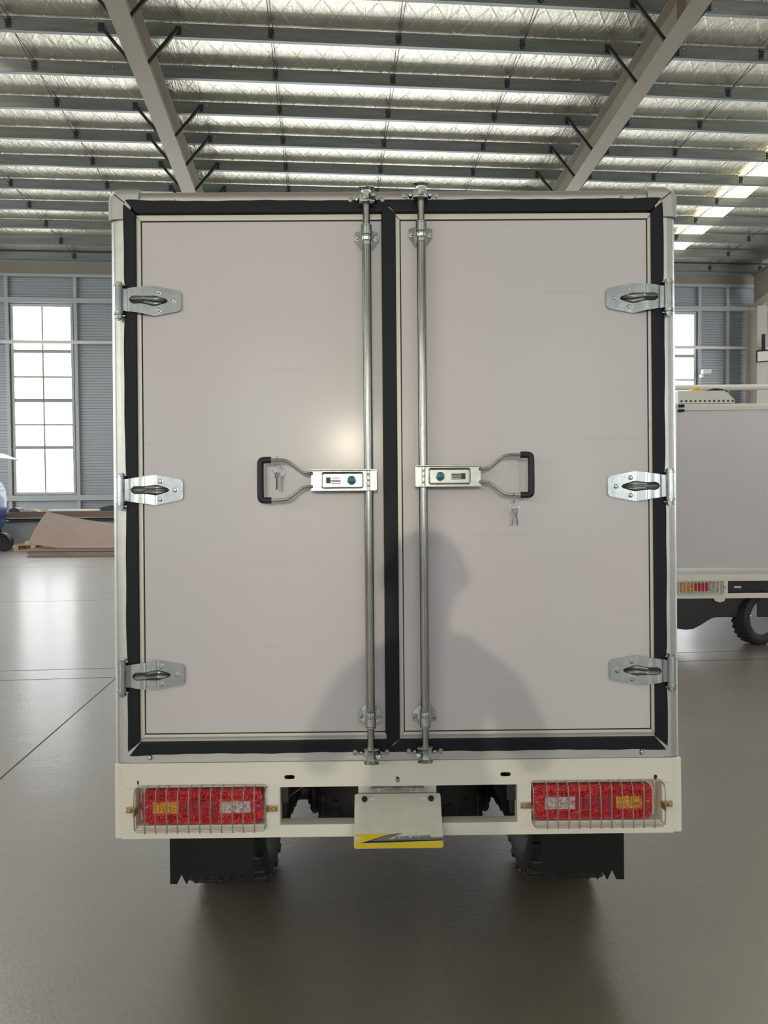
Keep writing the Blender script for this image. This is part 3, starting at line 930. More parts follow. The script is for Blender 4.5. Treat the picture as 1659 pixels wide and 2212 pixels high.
# ---- locking bars
def hub(name_parent, s, xr, zc):
    """handle hub and loop; s=+1: the loop runs to -x (left-hand door)"""
    X = lambda d: xr - s * d                    # d: distance from the rod towards the loop
    L = name_parent
    y0 = -.052
    def pb(d0, d1, z0, z1, ya, yb, bev=.001, m='zinc', nm='hub_plate'):
        b = BM(); a, c = sorted((X(d0), X(d1))); box(b, a, c, ya, yb, zc + z0, zc + z1, bev); return b
    # channel: base plate with a sunk tray, two side walls
    b = BM()
    a, c = sorted((X(-.019), X(.140)))
    t0, t1 = sorted((X(.016), X(.112)))
    holed_plate(b, a, c, zc - .0235, zc + .0235, [rrect(t0, t1, zc - .0165, zc + .0165, .004, 3)], -.040, -.037)
    box(b, t0 - .001, t1 + .001, -.0325, -.0300, zc - .0175, zc + .0175)
    for z in (-.0265, .0235):
        w0, w1 = sorted((X(-.020), X(.142)))
        box(b, w0, w1, -.050, -.018, zc + z, zc + z + .003, .0006)
    e0, e1 = sorted((X(-.020), X(-.0165)))
    box(b, e0, e1, -.046, -.018, zc - .0235, zc + .0235)
    h = obj('handle_hub', b, M['hub'], L)
    b = BM(); tube(b, [(x, -.0398, z) for x, z in rrect(t0 - .002, t1 + .002, zc - .0185, zc + .0185, .005, 4)], .0022, 8, closed=True)
    obj('tray_rim', b, M['zinc'], L)
    b = BM(); lathe(b, [(.0112, 0), (.0112, .004), (.0104, .0075), (.0094, .008)], (X(.0415), -.0325, zc), (0, -1, 0), 24)
    obj('button_collar', b, M['zinc'], L)
    b = BM(); lathe(b, [(.0096, 0), (.0096, .0085), (.006, .0100), (0, .0104)], (X(.0415), -.0325, zc), (0, -1, 0), 24)
    obj('lock_button', b, M['blue'], L)
    b = BM(); a, c = sorted((X(.070), X(.104))); box(b, a, c, -.0328, -.0322, zc - .0075, zc + .0075)
    obj('slide_slot', b, M['dark'], L, smooth=0)
    b = BM(); a, c = sorted((X(.068), X(.093)))
    for k in range(4): box(b, a, c, -.042, -.0325, zc - .0070 + k * .0036, zc - .0042 + k * .0036, .0006)
    obj('slide_catch', b, M['zinc'], L)
    b = BM()
    for z in (-.014, 0, .014): lathe(b, [(.0034, 0), (.0034, .002), (.0018, .0034), (0, .0036)], (X(0), -.040, zc + z), (0, -1, 0), 10)
    obj('rivets', b, M['zincdark'], L)['kind'] = 'stuff'
    # loop
    pts = []
    prof = [(.136, .0155), (.158, .0165), (.176, .030), (.196, .0470), (.214, .0490), (.252, .0490)]
    up_ = [(X(d), -.038 - .012 * min(1, max(0, (d - .14) / .06)), zc + z + .001) for d, z in prof]
    dn_ = [(x, y, 2 * (zc + .001) - z) for x, y, z in up_]
    for path in (up_, dn_):
        b = BM(); tube(b, smooth_path(path, 3), .0043, 10)
        obj('handle_rod', b, M['zinc'], L)
    gx = X(.262)
    gp = [(X(.236), -.050, zc + .050), (X(.254), -.050, zc + .050), (X(.2605), -.050, zc + .048), (gx, -.050, zc + .040),
          (gx, -.050, zc - .038), (X(.2605), -.050, zc - .046), (X(.254), -.050, zc - .048), (X(.236), -.050, zc - .048)]
    b = BM(); tube(b, smooth_path(gp, 2), .0080, 14)
    obj('handle_grip', b, M['grip'], L)

def guide(L, xr, zc, flip):
    """bearing bracket round the rod; flip=-1 puts the taper upward"""
    f = flip
    b = BM()
    ol = [(-.0305, .012), (-.0285, .015), (-.019, .015), (-.015, .020), (.015, .020), (.019, .015), (.0285, .015), (.0305, .012), (.0305, -.004), (.028, -.008),
          (.016, -.026), (.011, -.032), (-.011, -.032), (-.016, -.026), (-.028, -.008), (-.0305, -.004)]
    ol = [(xr + x, zc + f * z) for x, z in ol]
    prism(b, ol, -.007, -.001, 'xz', bev=.0015)
    box(b, xr - .0135, xr + .0135, -.030, -.004, zc - .024, zc + .018, .003)
    h = obj('guide_bracket', b, M['zinc'], L)
    b = BM()
    pr = [(.0120, .0245), (.0132, .0230), (.0132, .0205), (.0118, .0195), (.0138, .0180), (.0138, -.001), (.0118, -.003), (.0118, -.006), (.0136, -.0075), (.0128, -.0150), (.0112, -.0165), (.0118, -.020), (.0122, -.0260), (.0100, -.0275)]
    lathe(b, [(r, f * z) for r, z in pr], (xr, -.030, zc), (0, 0, 1), 22)
    obj('guide_collar', b, M['zinc'], L)
    for x in (-.0235, .0235):
        b = BM(); bolt(b, (xr + x, -.007, zc + f * .001), .0052)
        obj('bolt', b, M['zincdark'], L)

def cam(L, xr, zc, flip, s):
    """cam spool on the rod end and the keeper plate it hooks into"""
    b = BM()
    ol = [(-.049, .0), (-.046, .008), (-.040, .010), (-.030, .007), (.030, .007), (.040, .010), (.046, .008), (.049, 0), (.046, -.008), (.040, -.010), (.030, -.007), (-.030, -.007), (-.040, -.010), (-.046, -.008)]
    xm = xr + (.0005 if s < 0 else -.0005)
    prism(b, [(xm + x * .96, zc - flip * .001 + z) for x, z in ol], -.008, -.0035, 'xz', bev=.0012)
    for x in (-.024, .024): lathe(b, [(.006, 0), (.006, .007), (.004, .011), (0, .0115)], (xm + x, -.008, zc - flip * .001), (0, -1, 0), 12)
    box(b, xm - .016, xm + .016, -.022, -.004, zc - .012, zc + .012, .002)
    obj('keeper', b, M['zinc'], L)
    for x in (-.0395, .0395):
        b = BM(); bolt(b, (xm + x, -.008, zc - flip * .001), .0058)
        obj('bolt', b, M['zincdark'], L)
    b = BM()
    # two flanges with a waist between, one side hooked
    fl_ = [(-.018, .0), (-.016, -.016), (.006, -.020), (.021, -.014), (.017, .004), (.004, .012), (-.012, .011)]
    for z0, z1 in ((zc + .0155, zc + .0185), (zc - .0185, zc - .0155)):
        prism(b, [(xr + (x if s < 0 else -x), -.032 + y * .9) for x, y in fl_], z0, z1, 'xy', bev=.0008)
    pr = [(.017, -.0155), (.0125, -.011), (.0108, 0), (.0125, .011), (.017, .0155)]
    lathe(b, pr, (xr, -.032, zc), (0, 0, 1), 10)
    c = obj('cam', b, M['zinc'], L)
    if not (flip > 0 and s > 0):
        b = BM(); lathe(b, [(.0085, 0), (.0085, .010), (.0065, .013), (0, .0135)], (xr + (.0165 if s < 0 else -.0165), -.034, zc - .002), (.25 if s < 0 else -.25, -1, .1), 6)
        obj('cam_lug', b, M['zincdark'], L)

for s, xr, zh in ((1, -.0664, 1.2325), (-1, .0680, 1.2405)):
    b = BM()
    cyl(b, (xr, -.030, .665), (xr, -.030, 1.822), .0112, n=22)
    L = obj('locking_bar', b, M['rod'], TR)
    b = BM(); cyl(b, (xr, -.030, .56), (xr, -.030, .67), .0088, n=18); 
    obj('rod_end', b, M['rod'], L)
    b = BM(); cyl(b, (xr, -.030, 1.81), (xr, -.030, 1.94), .0088, n=18); obj('rod_end', b, M['rod'], L)
    dz = .008 if s < 0 else 0
    guide(L, xr, 1.8355 + dz, 1)
    guide(L, xr, .6475, -1)
    cam(L, xr, 1.9300 + (.0095 if s < 0 else 0), 1, -s)
    cam(L, xr, .5570 + (.002 if s < 0 else 0), -1, -s)
    hub(L, s, xr, zh)

# small screws on the frame
for x, z in ((-.5423, 1.9300), (-.674, 1.898), (.5714, 1.9320), (.607, 1.9310), (-.6163, .5480), (.6108, .5480)):
    b = BM(); lathe(b, [(.0060, 0), (.0060, .0012), (.0048, .0030), (.0025, .0038), (0, .0030)], (x, -.004, z), (0, -1, 0), 12)
    obj('screw', b, M['zincdark'], TR)

# ---- bumper frame
def slot(cx, cz, w_, h_):
    return rrect(cx - w_ / 2, cx + w_ / 2, cz - h_ / 2, cz + h_ / 2, min(w_, h_) * .49, 4)
BZ0, BZ1 = .3455, .5335
b = BM()
LX = ((-.6535, -.3290), (.3330, .6595))
holes = [slot(-.2701, .4949, .026, .0105), slot(.2692, .4961, .026, .0105), slot(-.0005, .4854, .010, .0155), slot(-.6468, .4853, .005, .010), slot(.6451, .4847, .0085, .0125),
         [(-.297, .3765), (.3015, .3765), (.3015, .4705), (-.297, .4705)],
         [(LX[0][0], .3665), (LX[0][1], .3665), (LX[0][1], .4730), (LX[0][0], .4730)],
         [(LX[1][0], .3665), (LX[1][1], .3665), (LX[1][1], .4745), (LX[1][0], .4745)]]
holed_plate(b, -.688, .690, BZ0, BZ1, holes, -.003, .0)
BP = obj('bumper_frame', b, M['white'], TR, smooth=20)
b = BM()
box(b, -.688, .690, .0, .036, BZ0, .3765, .002); box(b, -.688, .690, .0, .036, .5315, BZ1)
for x in (-.297, .2985): box(b, x, x + .003, 0, .036, .3765, .4705)
obj('lower_rail', b, M['white'], BP)
for s in (-1, 1):
    x0, x1 = (-.7065, -.6865) if s < 0 else (.6885, .7125)
    b = BM(); box(b, x0, x1, -.001, .30, .3445, .5335, .005)
    obj('end_plate', b, M['white'], BP)
    # welded filler plate beside the lamp and its weld beads
    fx0, fx1 = (-.686, -.6545) if s < 0 else (.6600, .688)
    b = BM(); box(b, fx0, fx1, -.0042, -.003, .366, .470, .0006)
    obj('filler_plate', b, M['white'], BP)
    b = BM(); rw = random.Random(5 + s)
    bx = -.6875 if s < 0 else .6890
    for i in range(26):
        z = .352 + i * .0068
        lathe(b, [(.0026 + rw.random() * .0014, 0), (.002, .0012), (0, .0018)], (bx + rw.uniform(-.001, .001), -.003, z), (0, -1, 0), 6)
    for i in range(7):
        lathe(b, [(.0030, 0), (.002, .0012), (0, .0016)], (fx0 + .003 + i * .0042, -.003, .473 + rw.uniform(-.0015, .0015)), (0, -1, 0), 6)
    obj('weld_bead', b, M['white'], BP)['kind'] = 'stuff'
    # lamp recess
    x0, x1 = LX[0] if s < 0 else LX[1]
    zt = .4735
    b = BM()
    box(b, x0 - .002, x0, 0, .050, .3665, zt); box(b, x1, x1 + .002, 0, .050, .3665, zt)
    box(b, x0, x1, .036, .038, .3665, zt); box(b, x0, x1, 0, .05, zt, zt + .002)
    obj('lamp_recess', b, M['white'], BP, smooth=0)
    b = BM(); box(b, x0, x1, .003, .036, .3645, .3675); obj('recess_floor', b, M['whitein'], BP, smooth=0)

# ---- tail lamps
def tail_lamp(s):
    x0, x1 = (-.6375, -.3385) if s < 0 else (.3375, .6375)
    z0, z1 = .3795, .4650
    if s > 0: z0, z1 = .3795, .4665
    b = BM(); prism(b, rrect(x0, x1, z0, z1, .014, 5), .002, .036, 'xz', bev=.004, seg=3)
    t = obj('tail_lamp', b, M['red'], TR)
    W = x1 - x0
    def fx(q): return x0 + W * q if s < 0 else x1 - W * q
    zc0, zc1 = z0 + .026, z1 - .030
    for nm, a, c, m in (('amber_lens', .085, .305, 'amber'), ('brake_lens', .315, .635, 'redsmooth'), ('reversing_lens', .645, .90, 'clear')):
        q0, q1 = sorted((fx(a), fx(c)))
        b = BM(); prism(b, rrect(q0, q1, zc0, zc1, .003, 3), -.0005, .01, 'xz', bev=.0012)
        obj(nm, b, M[m], t)
    # two rows of moulded lens pips
    for z in (z0 + .016, z1 - .020):
        b = BM()
        n_ = 27
        for i in range(n_):
            x = x0 + .018 + (W - .036) * i / (n_ - 1)
            lathe(b, [(.0048, 0), (.0042, .0022), (.0022, .0038), (0, .0042)], (x, .002, z), (0, -1, 0), 8)
        obj('lens_pips', b, M['red'], t)['kind'] = 'stuff'
    for x in (x0 + .010, x1 - .010):
        b = BM(); lathe(b, [(.003, 0), (.002, .001), (0, .0006)], (x, .002, (z0 + z1) / 2), (0, -1, 0), 8)
        obj('lens_screw', b, M['zincdark'], t)
tail_lamp(-1); tail_lamp(1)

def guard(s):
    """wire cage in front of a lamp: each bar bends back to the frame at the top"""
    x0, x1 = (-.6490, -.3265) if s < 0 else (.3330, .6590)
    z0, z1 = .3735, .4790
    if s > 0: z0, z1 = .3735, .4800
    r = .0016
    b = BM()
    yf = -.030
    # outline loops: front rectangle (open at the top) and rear rail along the top
    fr = smooth_path([(x0, -.004, z1 - .006), (x0, -.022, z1 - .006), (x0, yf, z1 - .02), (x0 + .001, yf, z0 + .02), (x0 + .002, yf, z0), (x0 + .02, yf, z0), (x1 - .02, yf, z0), (x1 - .002, yf, z0),
                      (x1 - .001, yf, z0 + .02), (x1, yf, z1 - .02), (x1, -.022, z1 - .006), (x1, -.004, z1 - .006)], 1)
    tube(b, fr, r, 8)
    tube(b, [(x0 + .002, -.008, z1 - .001), (x1 - .002, -.008, z1 - .001)], r, 8)
    tube(b, [(x0 + .002, -.006, z0 + .004), (x0 + .002, yf, z0 + .004), (x1 - .002, yf, z0 + .004), (x1 - .002, -.006, z0 + .004)], r * .8, 8)
    g = obj('lamp_guard', b, M['wire'], TR)
    xs = [-.6215 + i * .0268 for i in range(11)] if s < 0 else [.3665 + i * .0265 for i in range(11)]
    for i, x in enumerate(xs):
        j = .0008 * sin(i * 2.3)
        b = BM(); tube(b, smooth_path([(x + j, -.006, z1), (x + j, -.022, z1 - .0005), (x + j, yf - .002, z1 - .010), (x - j, yf - .002, z0 + .02), (x, yf - .002, z0 - .003)], 1), r * 1.05, 8)
        obj('guard_bar', b, M['wire'], g)
    for xe, d in ((x0, -1), (x1, 1)):
        zc = .4185
        b = BM()
        box(b, min(xe, xe + d * .027), max(xe, xe + d * .027), -.0065, -.0035, zc - .008, zc + .008, .0008)
        box(b, xe - .0015, xe + .0015, -.032, -.0035, zc - .008, zc + .008)
        obj('guard_tab', b, M['brass'], g)
        b = BM(); bolt(b, (xe + d * .0175, -.0065, zc), .0056, h=.006); obj('bolt', b, M['brass'], g)
guard(-1); guard(1)

# ---- number plate
NP = empty('number_plate'); NP.parent = TR
pt, pbm = Vector((0, .036, .4355)), Vector((0, -.048, .3360))
ang = math.atan2(pt.y - pbm.y, pt.z - pbm.z)
NP.location = (-.0002, -.048, .3360); NP.rotation_euler = (-ang, 0, 0)
PH = (pt - pbm).length
b = BM(); prism(b, rrect(-.1092, .1092, 0, PH, .006, 4), 0, .0012, 'xz')
obj('plate_sheet', b, M['platewhite'], NP)
def plate_pt(px, py):
    """a point of the close-up view of the plate, as plate metres"""
    l = 130 + (115 - 130) * (py - 245) / 895; r = 1505 + (1560 - 1505) * (py - 245) / 865
    bt = 1140 + (1110 - 1140) * (px - 115) / 1445; tp = 245
    return (-.1092 + .2184 * (px - l) / (r - l), PH * (bt - py) / (bt - tp))
def decal(name, poly, m, y=-.0004):
    b = BM()
    prism(b, [plate_pt(*p) for p in poly], y, 0, 'xz'); obj(name, b, m, NP, smooth=0)
decal('yellow_band', [(128, 1052), (240, 1058), (700, 1040), (1548, 1004), (1556, 1092), (1540, 1104), (900, 1120), (140, 1132), (120, 1120)], M['yellow'])
decal('yellow_flash', [(124, 912), (400, 905), (655, 902), (690, 905), (232, 1046), (128, 1054), (124, 1040), (225, 1022), (124, 1008), (280, 966), (124, 950)], M['yellow'])
decal('black_stripe', [(228, 1052), (690, 908), (720, 906), (400, 1008), (1545, 976), (1548, 1000), (700, 1038)], M['black'], -.0007)
decal('grey_stripe', [(700, 908), (895, 888), (890, 896), (655, 988), (760, 986), (1545, 948), (1546, 985), (372, 1020)], M['grey'], -.0010)
decal('pale_mark', [(360, 322), (450, 322), (450, 348), (360, 348)], M['paper']); decal('pale_mark', [(1180, 318), (1270, 318), (1270, 345), (1180, 345)], M['paper'])
def lettering(body, size, x, z, off, y, m, nm):
    cu = bpy.data.curves.new(nm, 'FONT'); cu.body = body; cu.size = size; cu.shear = .35; cu.offset = off; cu.extrude = .0001; cu.space_character = 1.06
    t = bpy.data.objects.new(nm, cu); COL.objects.link(t)
    bpy.context.view_layer.update()
    me = bpy.data.meshes.new_from_object(t.evaluated_get(bpy.context.evaluated_depsgraph_get()))
    bpy.data.objects.remove(t)
    xs = [v.co.x for v in me.vertices]; w_ = max(xs) - min(xs); k = .0905 / w_
    for v in me.vertices: v.co.x = (v.co.x - min(xs)) * k if False else v.co.x * k
    me.materials.append(m)
    o = link(nm, me, NP, (x, y, z), (rad(90), rad(-1.2), 0))
    return o
lx, lz = plate_pt(768, 985)
lettering('SUPER MOTOR', .0078, lx, lz, .00055, -.0014, M['black'], 'lettering_outline')  # black printed outline behind the letters
lettering('SUPER MOTOR', .0078, lx, lz, .0000, -.0018, M['platewhite'], 'lettering')
for px in (288, 1355):
    x, z = plate_pt(px, 337)
    b = BM(); lathe(b, [(.0072, 0), (.0072, .003), (.0055, .0048), (0, .0052)], (x, 0, z), (0, -1, 0), 16)
    obj('plate_bolt', b, M['grip'], NP)
b = BM(); box(b, -.1005, .1000, .0505, .0525, .425, .470)
obj('plate_bracket', b, M['white'], TR, smooth=0)
b = BM(); box(b, -.068, .068, .030, .050, .440, .452, .003)
PL = obj('plate_lamp', b, M['clear'], TR)
b = BM(); box(b, -.030, .030, .0292, .0302, .443, .449); obj('lamp_insert', b, M['zincdark'], PL)

# ---- chassis, wheels, flaps
b = BM()
for x in (-.335, .275): box(b, x, x + .06, .02, 2.6, .42, .52, .004)
for y in (.10, .75, 1.4): box(b, -.335, .335, y, y + .05, .46, .52, .003)
box(b, -.300, -.285, .05, .10, .375, .47); box(b, .288, .303, .05, .10, .375, .47)
obj('chassis', b, M['dark'], TR)
b = BM(); cyl(b, (-.5, .49, .28), (.5, .49, .28), .038, n=16)
lathe(b, [(.04, -.13), (.10, -.08), (.115, 0), (.10, .08), (.04, .13)], (0, .49, .28), (1, 0, 0), 20)
obj('axle', b, M['dark'], TR)
for x in (-.31, .31):
    b = BM()
    for k in range(4): box(b, x - .03, x + .03, .49 - .42 + k * .07, .49 + .42 - k * .07, .355 - k * .011, .3665 - k * .011)
    obj('leaf_spring', b, M['dark'], TR)

def tyre_bm(r, wd, n=48, lug=True):
    hw = wd / 2
    prof = [(r * .62, -hw * .72), (r * .70, -hw * .92), (r * .82, -hw), (r * .93, -hw * .95), (r * .975, -hw * .80), (r * .985, 0), (r * .975, hw * .80), (r * .93, hw * .95), (r * .82, hw), (r * .70, hw * .92), (r * .62, hw * .72)]
    b = BM(); lathe(b, prof, (0, 0, 0), (1, 0, 0), n)
    if lug:
        m = 26
        for i in range(m):
            for s in (-1, 1):
                a = 2 * pi * (i + (.5 if s > 0 else 0)) / m
                e = BM()
                x0, x1 = sorted((s * hw * .18, s * hw * .98))
                box(e, x0, x1, -r * .055, r * .055, r * .93, r, .004, 1)
                bmesh.ops.rotate(e, verts=e.verts, cent=(0, 0, 0), matrix=Matrix.Rotation(a, 3, 'X'))
                tm = bpy.data.meshes.new('t'); e.to_mesh(tm); e.free(); b.from_mesh(tm); bpy.data.meshes.remove(tm)
    return b
def rim_bm(r, wd):
    hw = wd / 2
    b = BM()
    lathe(b, [(r * .63, -hw * .74), (r * .60, -hw * .70), (r * .52, -hw * .55), (r * .50, hw * .1), (r * .34, hw * .2), (r * .30, hw * .3), (r * .16, hw * .32), (0, hw * .32)], (0, 0, 0), (1, 0, 0), 32)
    lathe(b, [(r * .63, hw * .74), (r * .58, hw * .68), (r * .53, hw * .5), (r * .50, hw * .1)], (0, 0, 0), (1, 0, 0), 32)
    return b
WR = .283
for x in (-.492, .500):
    t = obj('wheel', tyre_bm(WR, .235), M['tyre'], TR)
    t.location = (x, .49, WR + .49 * sin(rad(1.5)) + .001)
    obj('rim', rim_bm(WR, .225), M['rim'], t)
    b = BM()
    for i in range(5):
        a = 2 * pi * i / 5
        cyl(b, (.03, cos(a) * .055, sin(a) * .055), (.05, cos(a) * .055, sin(a) * .055), .008, n=6)
    obj('wheel_nuts', b, M['zincdark'], t)['kind'] = 'stuff'
# spare wheel slung flat under the bed
t = obj('spare_tyre', tyre_bm(.272, .19), M['tyre'], TR)
t.location = (.012, .36, .388); t.rotation_euler = (0, rad(90), 0)
# mudflaps with a saw-tooth lower edge
for s, x0, x1, z0 in ((-1, -.588, -.372, .199), (1, .373, .586, .197)):
    top = .352
    pl = [(x0, top), (x0, z0)]
    m0 = .018
    n_ = 7
    pw = (x1 - x0 - 2 * m0) / n_
    for i in range(n_):
        a = x0 + m0 + i * pw
        pl += [(a, z0), (a + pw * .45, z0 + .024), (a + pw * .9, z0 + .001)]
    pl += [(x1 - m0, z0), (x1, z0), (x1, top)]
    b = BM(); prism(b, pl, .060, .064, 'xz')
    obj('mudflap', b, M['flap'], TR, smooth=0)
    b = BM(); box(b, x0, x1, .056, .068, .335, .353); obj('flap_bracket', b, M['dark'], TR)
b = BM(); tube(b, smooth_path([(-.225, .04, .470), (-.245, .035, .452), (-.268, .03, .440)], 2), .0016, 6); obj('wire_red', b, M['cord'], TR)
b = BM(); tube(b, smooth_path([(-.268, .03, .440), (-.285, .03, .425), (-.286, .035, .378)], 2), .0024, 6); obj('wire_black', b, M['dark'], TR)
# driver's cabin and steering wheel end, ahead of the box
b = BM()
prism(b, [(2.05, .45), (2.05, 1.62), (2.15, 1.68), (2.75, 1.66), (3.05, 1.10), (3.15, .95), (3.15, .50), (2.95, .45)], -.55, .55, 'yz', bev=.03)
cb = obj('cabin', b, M['bluepaint'], TR)
b = BM()
for x in (-.553, .550): prism(b, [(2.2, 1.1), (2.2, 1.55), (2.72, 1.55), (2.92, 1.12)], x, x + .003, 'yz')
obj('side_window', b, M['glassdark'], cb)
t = obj('front_wheel', tyre_bm(.26, .13), M['tyre'], TR); t.location = (0, 2.9, .26 + 2.9 * sin(rad(1.5)))
obj('rim', rim_bm(.26, .12), M['rim'], t)

# ---- keys hanging from the handle loops: things of their own
TM = Matrix.Translation((.029, 1.74, 0)) @ (Matrix.Rotation(rad(.45), 4, 'Z') @ Matrix.Rotation(rad(-1.5), 4, 'X'))
def key_ring(label, lx_, lz_, spread):
    w0 = TM @ Vector((lx_, -.050, lz_))
    t = tag(empty('key_ring', w0), label, 'keys', 'keys left hanging on the lock handles')
    def ring(c, r, tilt, nm='split_ring', rr=.0007):
        b = BM(); c = Vector(c)
        pts = []
        for i in range(28):
            a = 2 * pi * i / 28
            p = Vector((cos(a) * r, 0, sin(a) * r)); p.rotate(Matrix.Rotation(tilt, 3, 'Z')); pts.append(c + p)
        tube(b, pts, rr, 6, closed=True); obj(nm, b, M['wire'] if nm != 'split_ring' else M['zinc'], t)
    ring((0, 0, -.0085), .0135, rad(82), 'wire_loop', .0006)
    ring((.001, -.003, -.027), .0118, rad(8))
    for k, a in enumerate(spread):
        b = BM()
        prism(b, rrect(-.0065, .0065, -.016, 0, .005, 3), -.0008, .0008, 'xz')
        prism(b, [(-.0024, -.016), (.0024, -.016), (.0024, -.040), (0, -.043), (-.0024, -.040), (-.0012, -.034), (-.0024, -.030), (-.0012, -.026), (-.0024, -.022)], -.0007, .0007, 'xz')
        kx = obj('key', b, M['zincdark'] if k else M['zinc'], t)
        kx.location = (.001 + k * .0015, -.004 + k * .003, -.0335); kx.rotation_euler = (0, rad(a), rad(35 * (k * 2 - 1)))
key_ring('two small keys on a ring inside the left door\'s handle loop', -.2880, 1.2815 + .0045, (4, -3))
key_ring('two small keys on a ring dangling below the right door\'s handle loop', .2872, 1.1935, (10, -12))

# ------------------------------------------------------------------ the box truck on the right
FT = tag(empty('box_truck', (2.20, 5.40, 0)), 'white box truck parked further back at right, cut off by the frame', 'truck')
FL, FD = 2.9, 1.3                   # length across, depth
b = BM(); box(b, 0.02, FL, .012, FD, .56, 1.83)
obj('box_body', b, M['panel'], FT, smooth=0)
b = BM(); prism(b, [(0, 1.812), (0, 1.845), (.012, 1.862), (.05, 1.866), (.05, 1.812)], 0, FL, 'yz'); obj('top_rail', b, M['unit'], FT)
b = BM(); box(b, 0, FL, -.004, .03, .575, .612, .003); box(b, 0, FL, -.008, 0, .568, .576); obj('lower_rail', b, M['alu'], FT)
b = BM(); box(b, 0, .035, -.003, .05, .60, 1.83, .006); obj('corner_post', b, M['alu'], FT)
for z in (1.80, 1.835):
    b = BM(); box(b, .04, .085, -.016, -.002, z, z + .02, .003); obj('rubber_catch', b, M['rubber'], FT)
b = BM()
holed_plate(b, 0, FL, .378, .566, [[(.020, .408), (.392, .408), (.392, .514), (.020, .514)], [(.420, .417), (1.02, .417), (1.02, .510), (.420, .510)], [(1.05, .408), (1.43, .408), (1.43, .514), (1.05, .514)]], -.012, -.006)
box(b, 0, FL, -.006, .03, .378, .405)
obj('bumper_frame', b, M['white'], FT, smooth=0)
b = BM(); box(b, .02, .40, .02, .025, .40, .52); box(b, 1.05, 1.43, .02, .025, .40, .52); obj('lamp_recess', b, M['white'], FT, smooth=0)
for k, x0 in enumerate((.030, 1.06)):
    b = BM(); prism(b, rrect(x0, x0 + .325, .422, .502, .01, 4), -.004, .02, 'xz', bev=.003)
    t = obj('tail_lamp', b, M['clear'], FT)
    for nm, a, c, m in (('amber_lens', .02, .135, 'amber'), ('brake_lens', .138, .250, 'red')):
        b = BM(); prism(b, rrect(x0 + a, x0 + c, .434, .494, .004, 3), -.007, 0, 'xz'); obj(nm, b, M[m], t)
    b = BM(); x1 = x0 + .35
    tube(b, smooth_path([(x0, -.03, .512), (x0, -.03, .406), (x1 - .02, -.03, .406), (x1, -.03, .412), (x1, -.03, .512)], 1), .002, 6)
    tube(b, [(x0, -.03, .413), (x1, -.03, .413)], .002, 6); tube(b, [(x0, -.02, .513), (x1, -.02, .513)], .002, 6)
    g = obj('lamp_guard', b, M['unit'], FT)
    for i in range(13):
        x = x0 + .01 + i * .0275
        b = BM(); tube(b, [(x, -.012, .514), (x, -.033, .508), (x, -.034, .404)], .0022, 6); obj('guard_bar', b, M['unit'], g)
    b = BM(); bolt(b, (x1 + .016, -.012, .462), .008); obj('bolt', b, M['brass'], FT)
b = BM()
box(b, .02, 1.6, .05, .40, .22, .40, .006)                       # black skirt under the bed
prism(b, [(.02, .40), (.02, .155), (.05, .138), (.12, .130), (.18, .136), (.23, .165), (.28, .205), (.34, .222), (.34, .40)], .03, .30, 'xz', bev=.006)
box(b, .40, 1.04, .06, .10, .40, .52)
obj('chassis_skirt', b, M['dark'], FT)
b = BM(); box(b, .500, .553, .05, .058, .448, .462); obj('white_reflector', b, M['paper'], FT, smooth=0)
b = BM(); prism(b, [(.315, .378), (.330, .356), (.365, .345), (.40, .356), (.405, .378)], -.002, .02, 'xz'); obj('bracket', b, M['white'], FT)
b = BM(); tube(b, smooth_path([(.60, .02, .262), (.605, .01, .24), (.595, .0, .222), (.57, .0, .218)], 2), .004, 6); obj('cable_loop', b, M['zinc'], FT)
for x, y in ((.712, .12), (2.2, .12), (2.2, 1.05)):
    t = obj('wheel', tyre_bm(.213, .13), M['tyre'], FT); t.location = (x, y, .2135); t.rotation_euler = (0, 0, rad(-90 + (24 if y < 1 and x < 1 else 0)))
    obj('rim', rim_bm(.213, .13), M['rim'], t)
# refrigeration unit with a row of vent holes
b = BM()
prism(b, [(.05, 1.866), (.05, 1.963), (.405, 1.963), (.482, 1.895), (.482, 1.866)], .02, .75, 'xz', bev=.004)
ru = obj('roof_unit', b, M['unit'], FT)
b = BM()
for k in range(12): cyl(b, (.075 + k * .0355,   .0165, 1.884), (.075 + k * .0355, .025, 1.884), .0078, n=14)
obj('vent_hole', b, M['dark'], ru)['kind'] = 'stuff'
b = BM(); box(b, .195, .262, .10, .18, 1.9645, 1.995, .008)
box(b, .21, .247, .095, .12, 1.98, 2.003, .006)
yt = obj('tape_roll', b, M['yellowtape'], loc=(2.20, 5.40, 0)); tag(yt, 'small yellow plastic tool lying on the roof unit of the right truck', 'tool')
b = BM()
rc = random.Random(4)
pl = []
for i in range(15):
    q = i / 14
    pl.append((.27 + .19 * q, 1.9640 + .002 + .024 * math.sin(pi * q) ** .7 * (.7 + .3 * rc.random())))
pl += [(.46, 1.9640), (.27, 1.9640)]
prism(b, pl, .08, .20, 'xz', bev=.003)
tag(obj('folded_cloth', b, M['cloth'], loc=(2.20, 5.40, 0)), 'crumpled black cloth lying on the roof unit of the right truck', 'cloth')

# white gantry beam behind that truck
gb = tag(empty('gantry_frame', (0, 8.0, 0)), 'white round gantry beam on posts behind the right truck', 'gantry')
b = BM(); cyl(b, (2.6, 0, 2.36), (6.8, 0, 2.36), .032, n=14); obj('beam', b, M['unit'], gb)
for x in (2.62, 6.75):
    b = BM(); cyl(b, (x, 0, 0.01), (x, 0, 2.36), .03, n=12); box(b, x - .12, x + .12, -.12, .12, 0, .012); obj('post', b, M['unit'], gb)

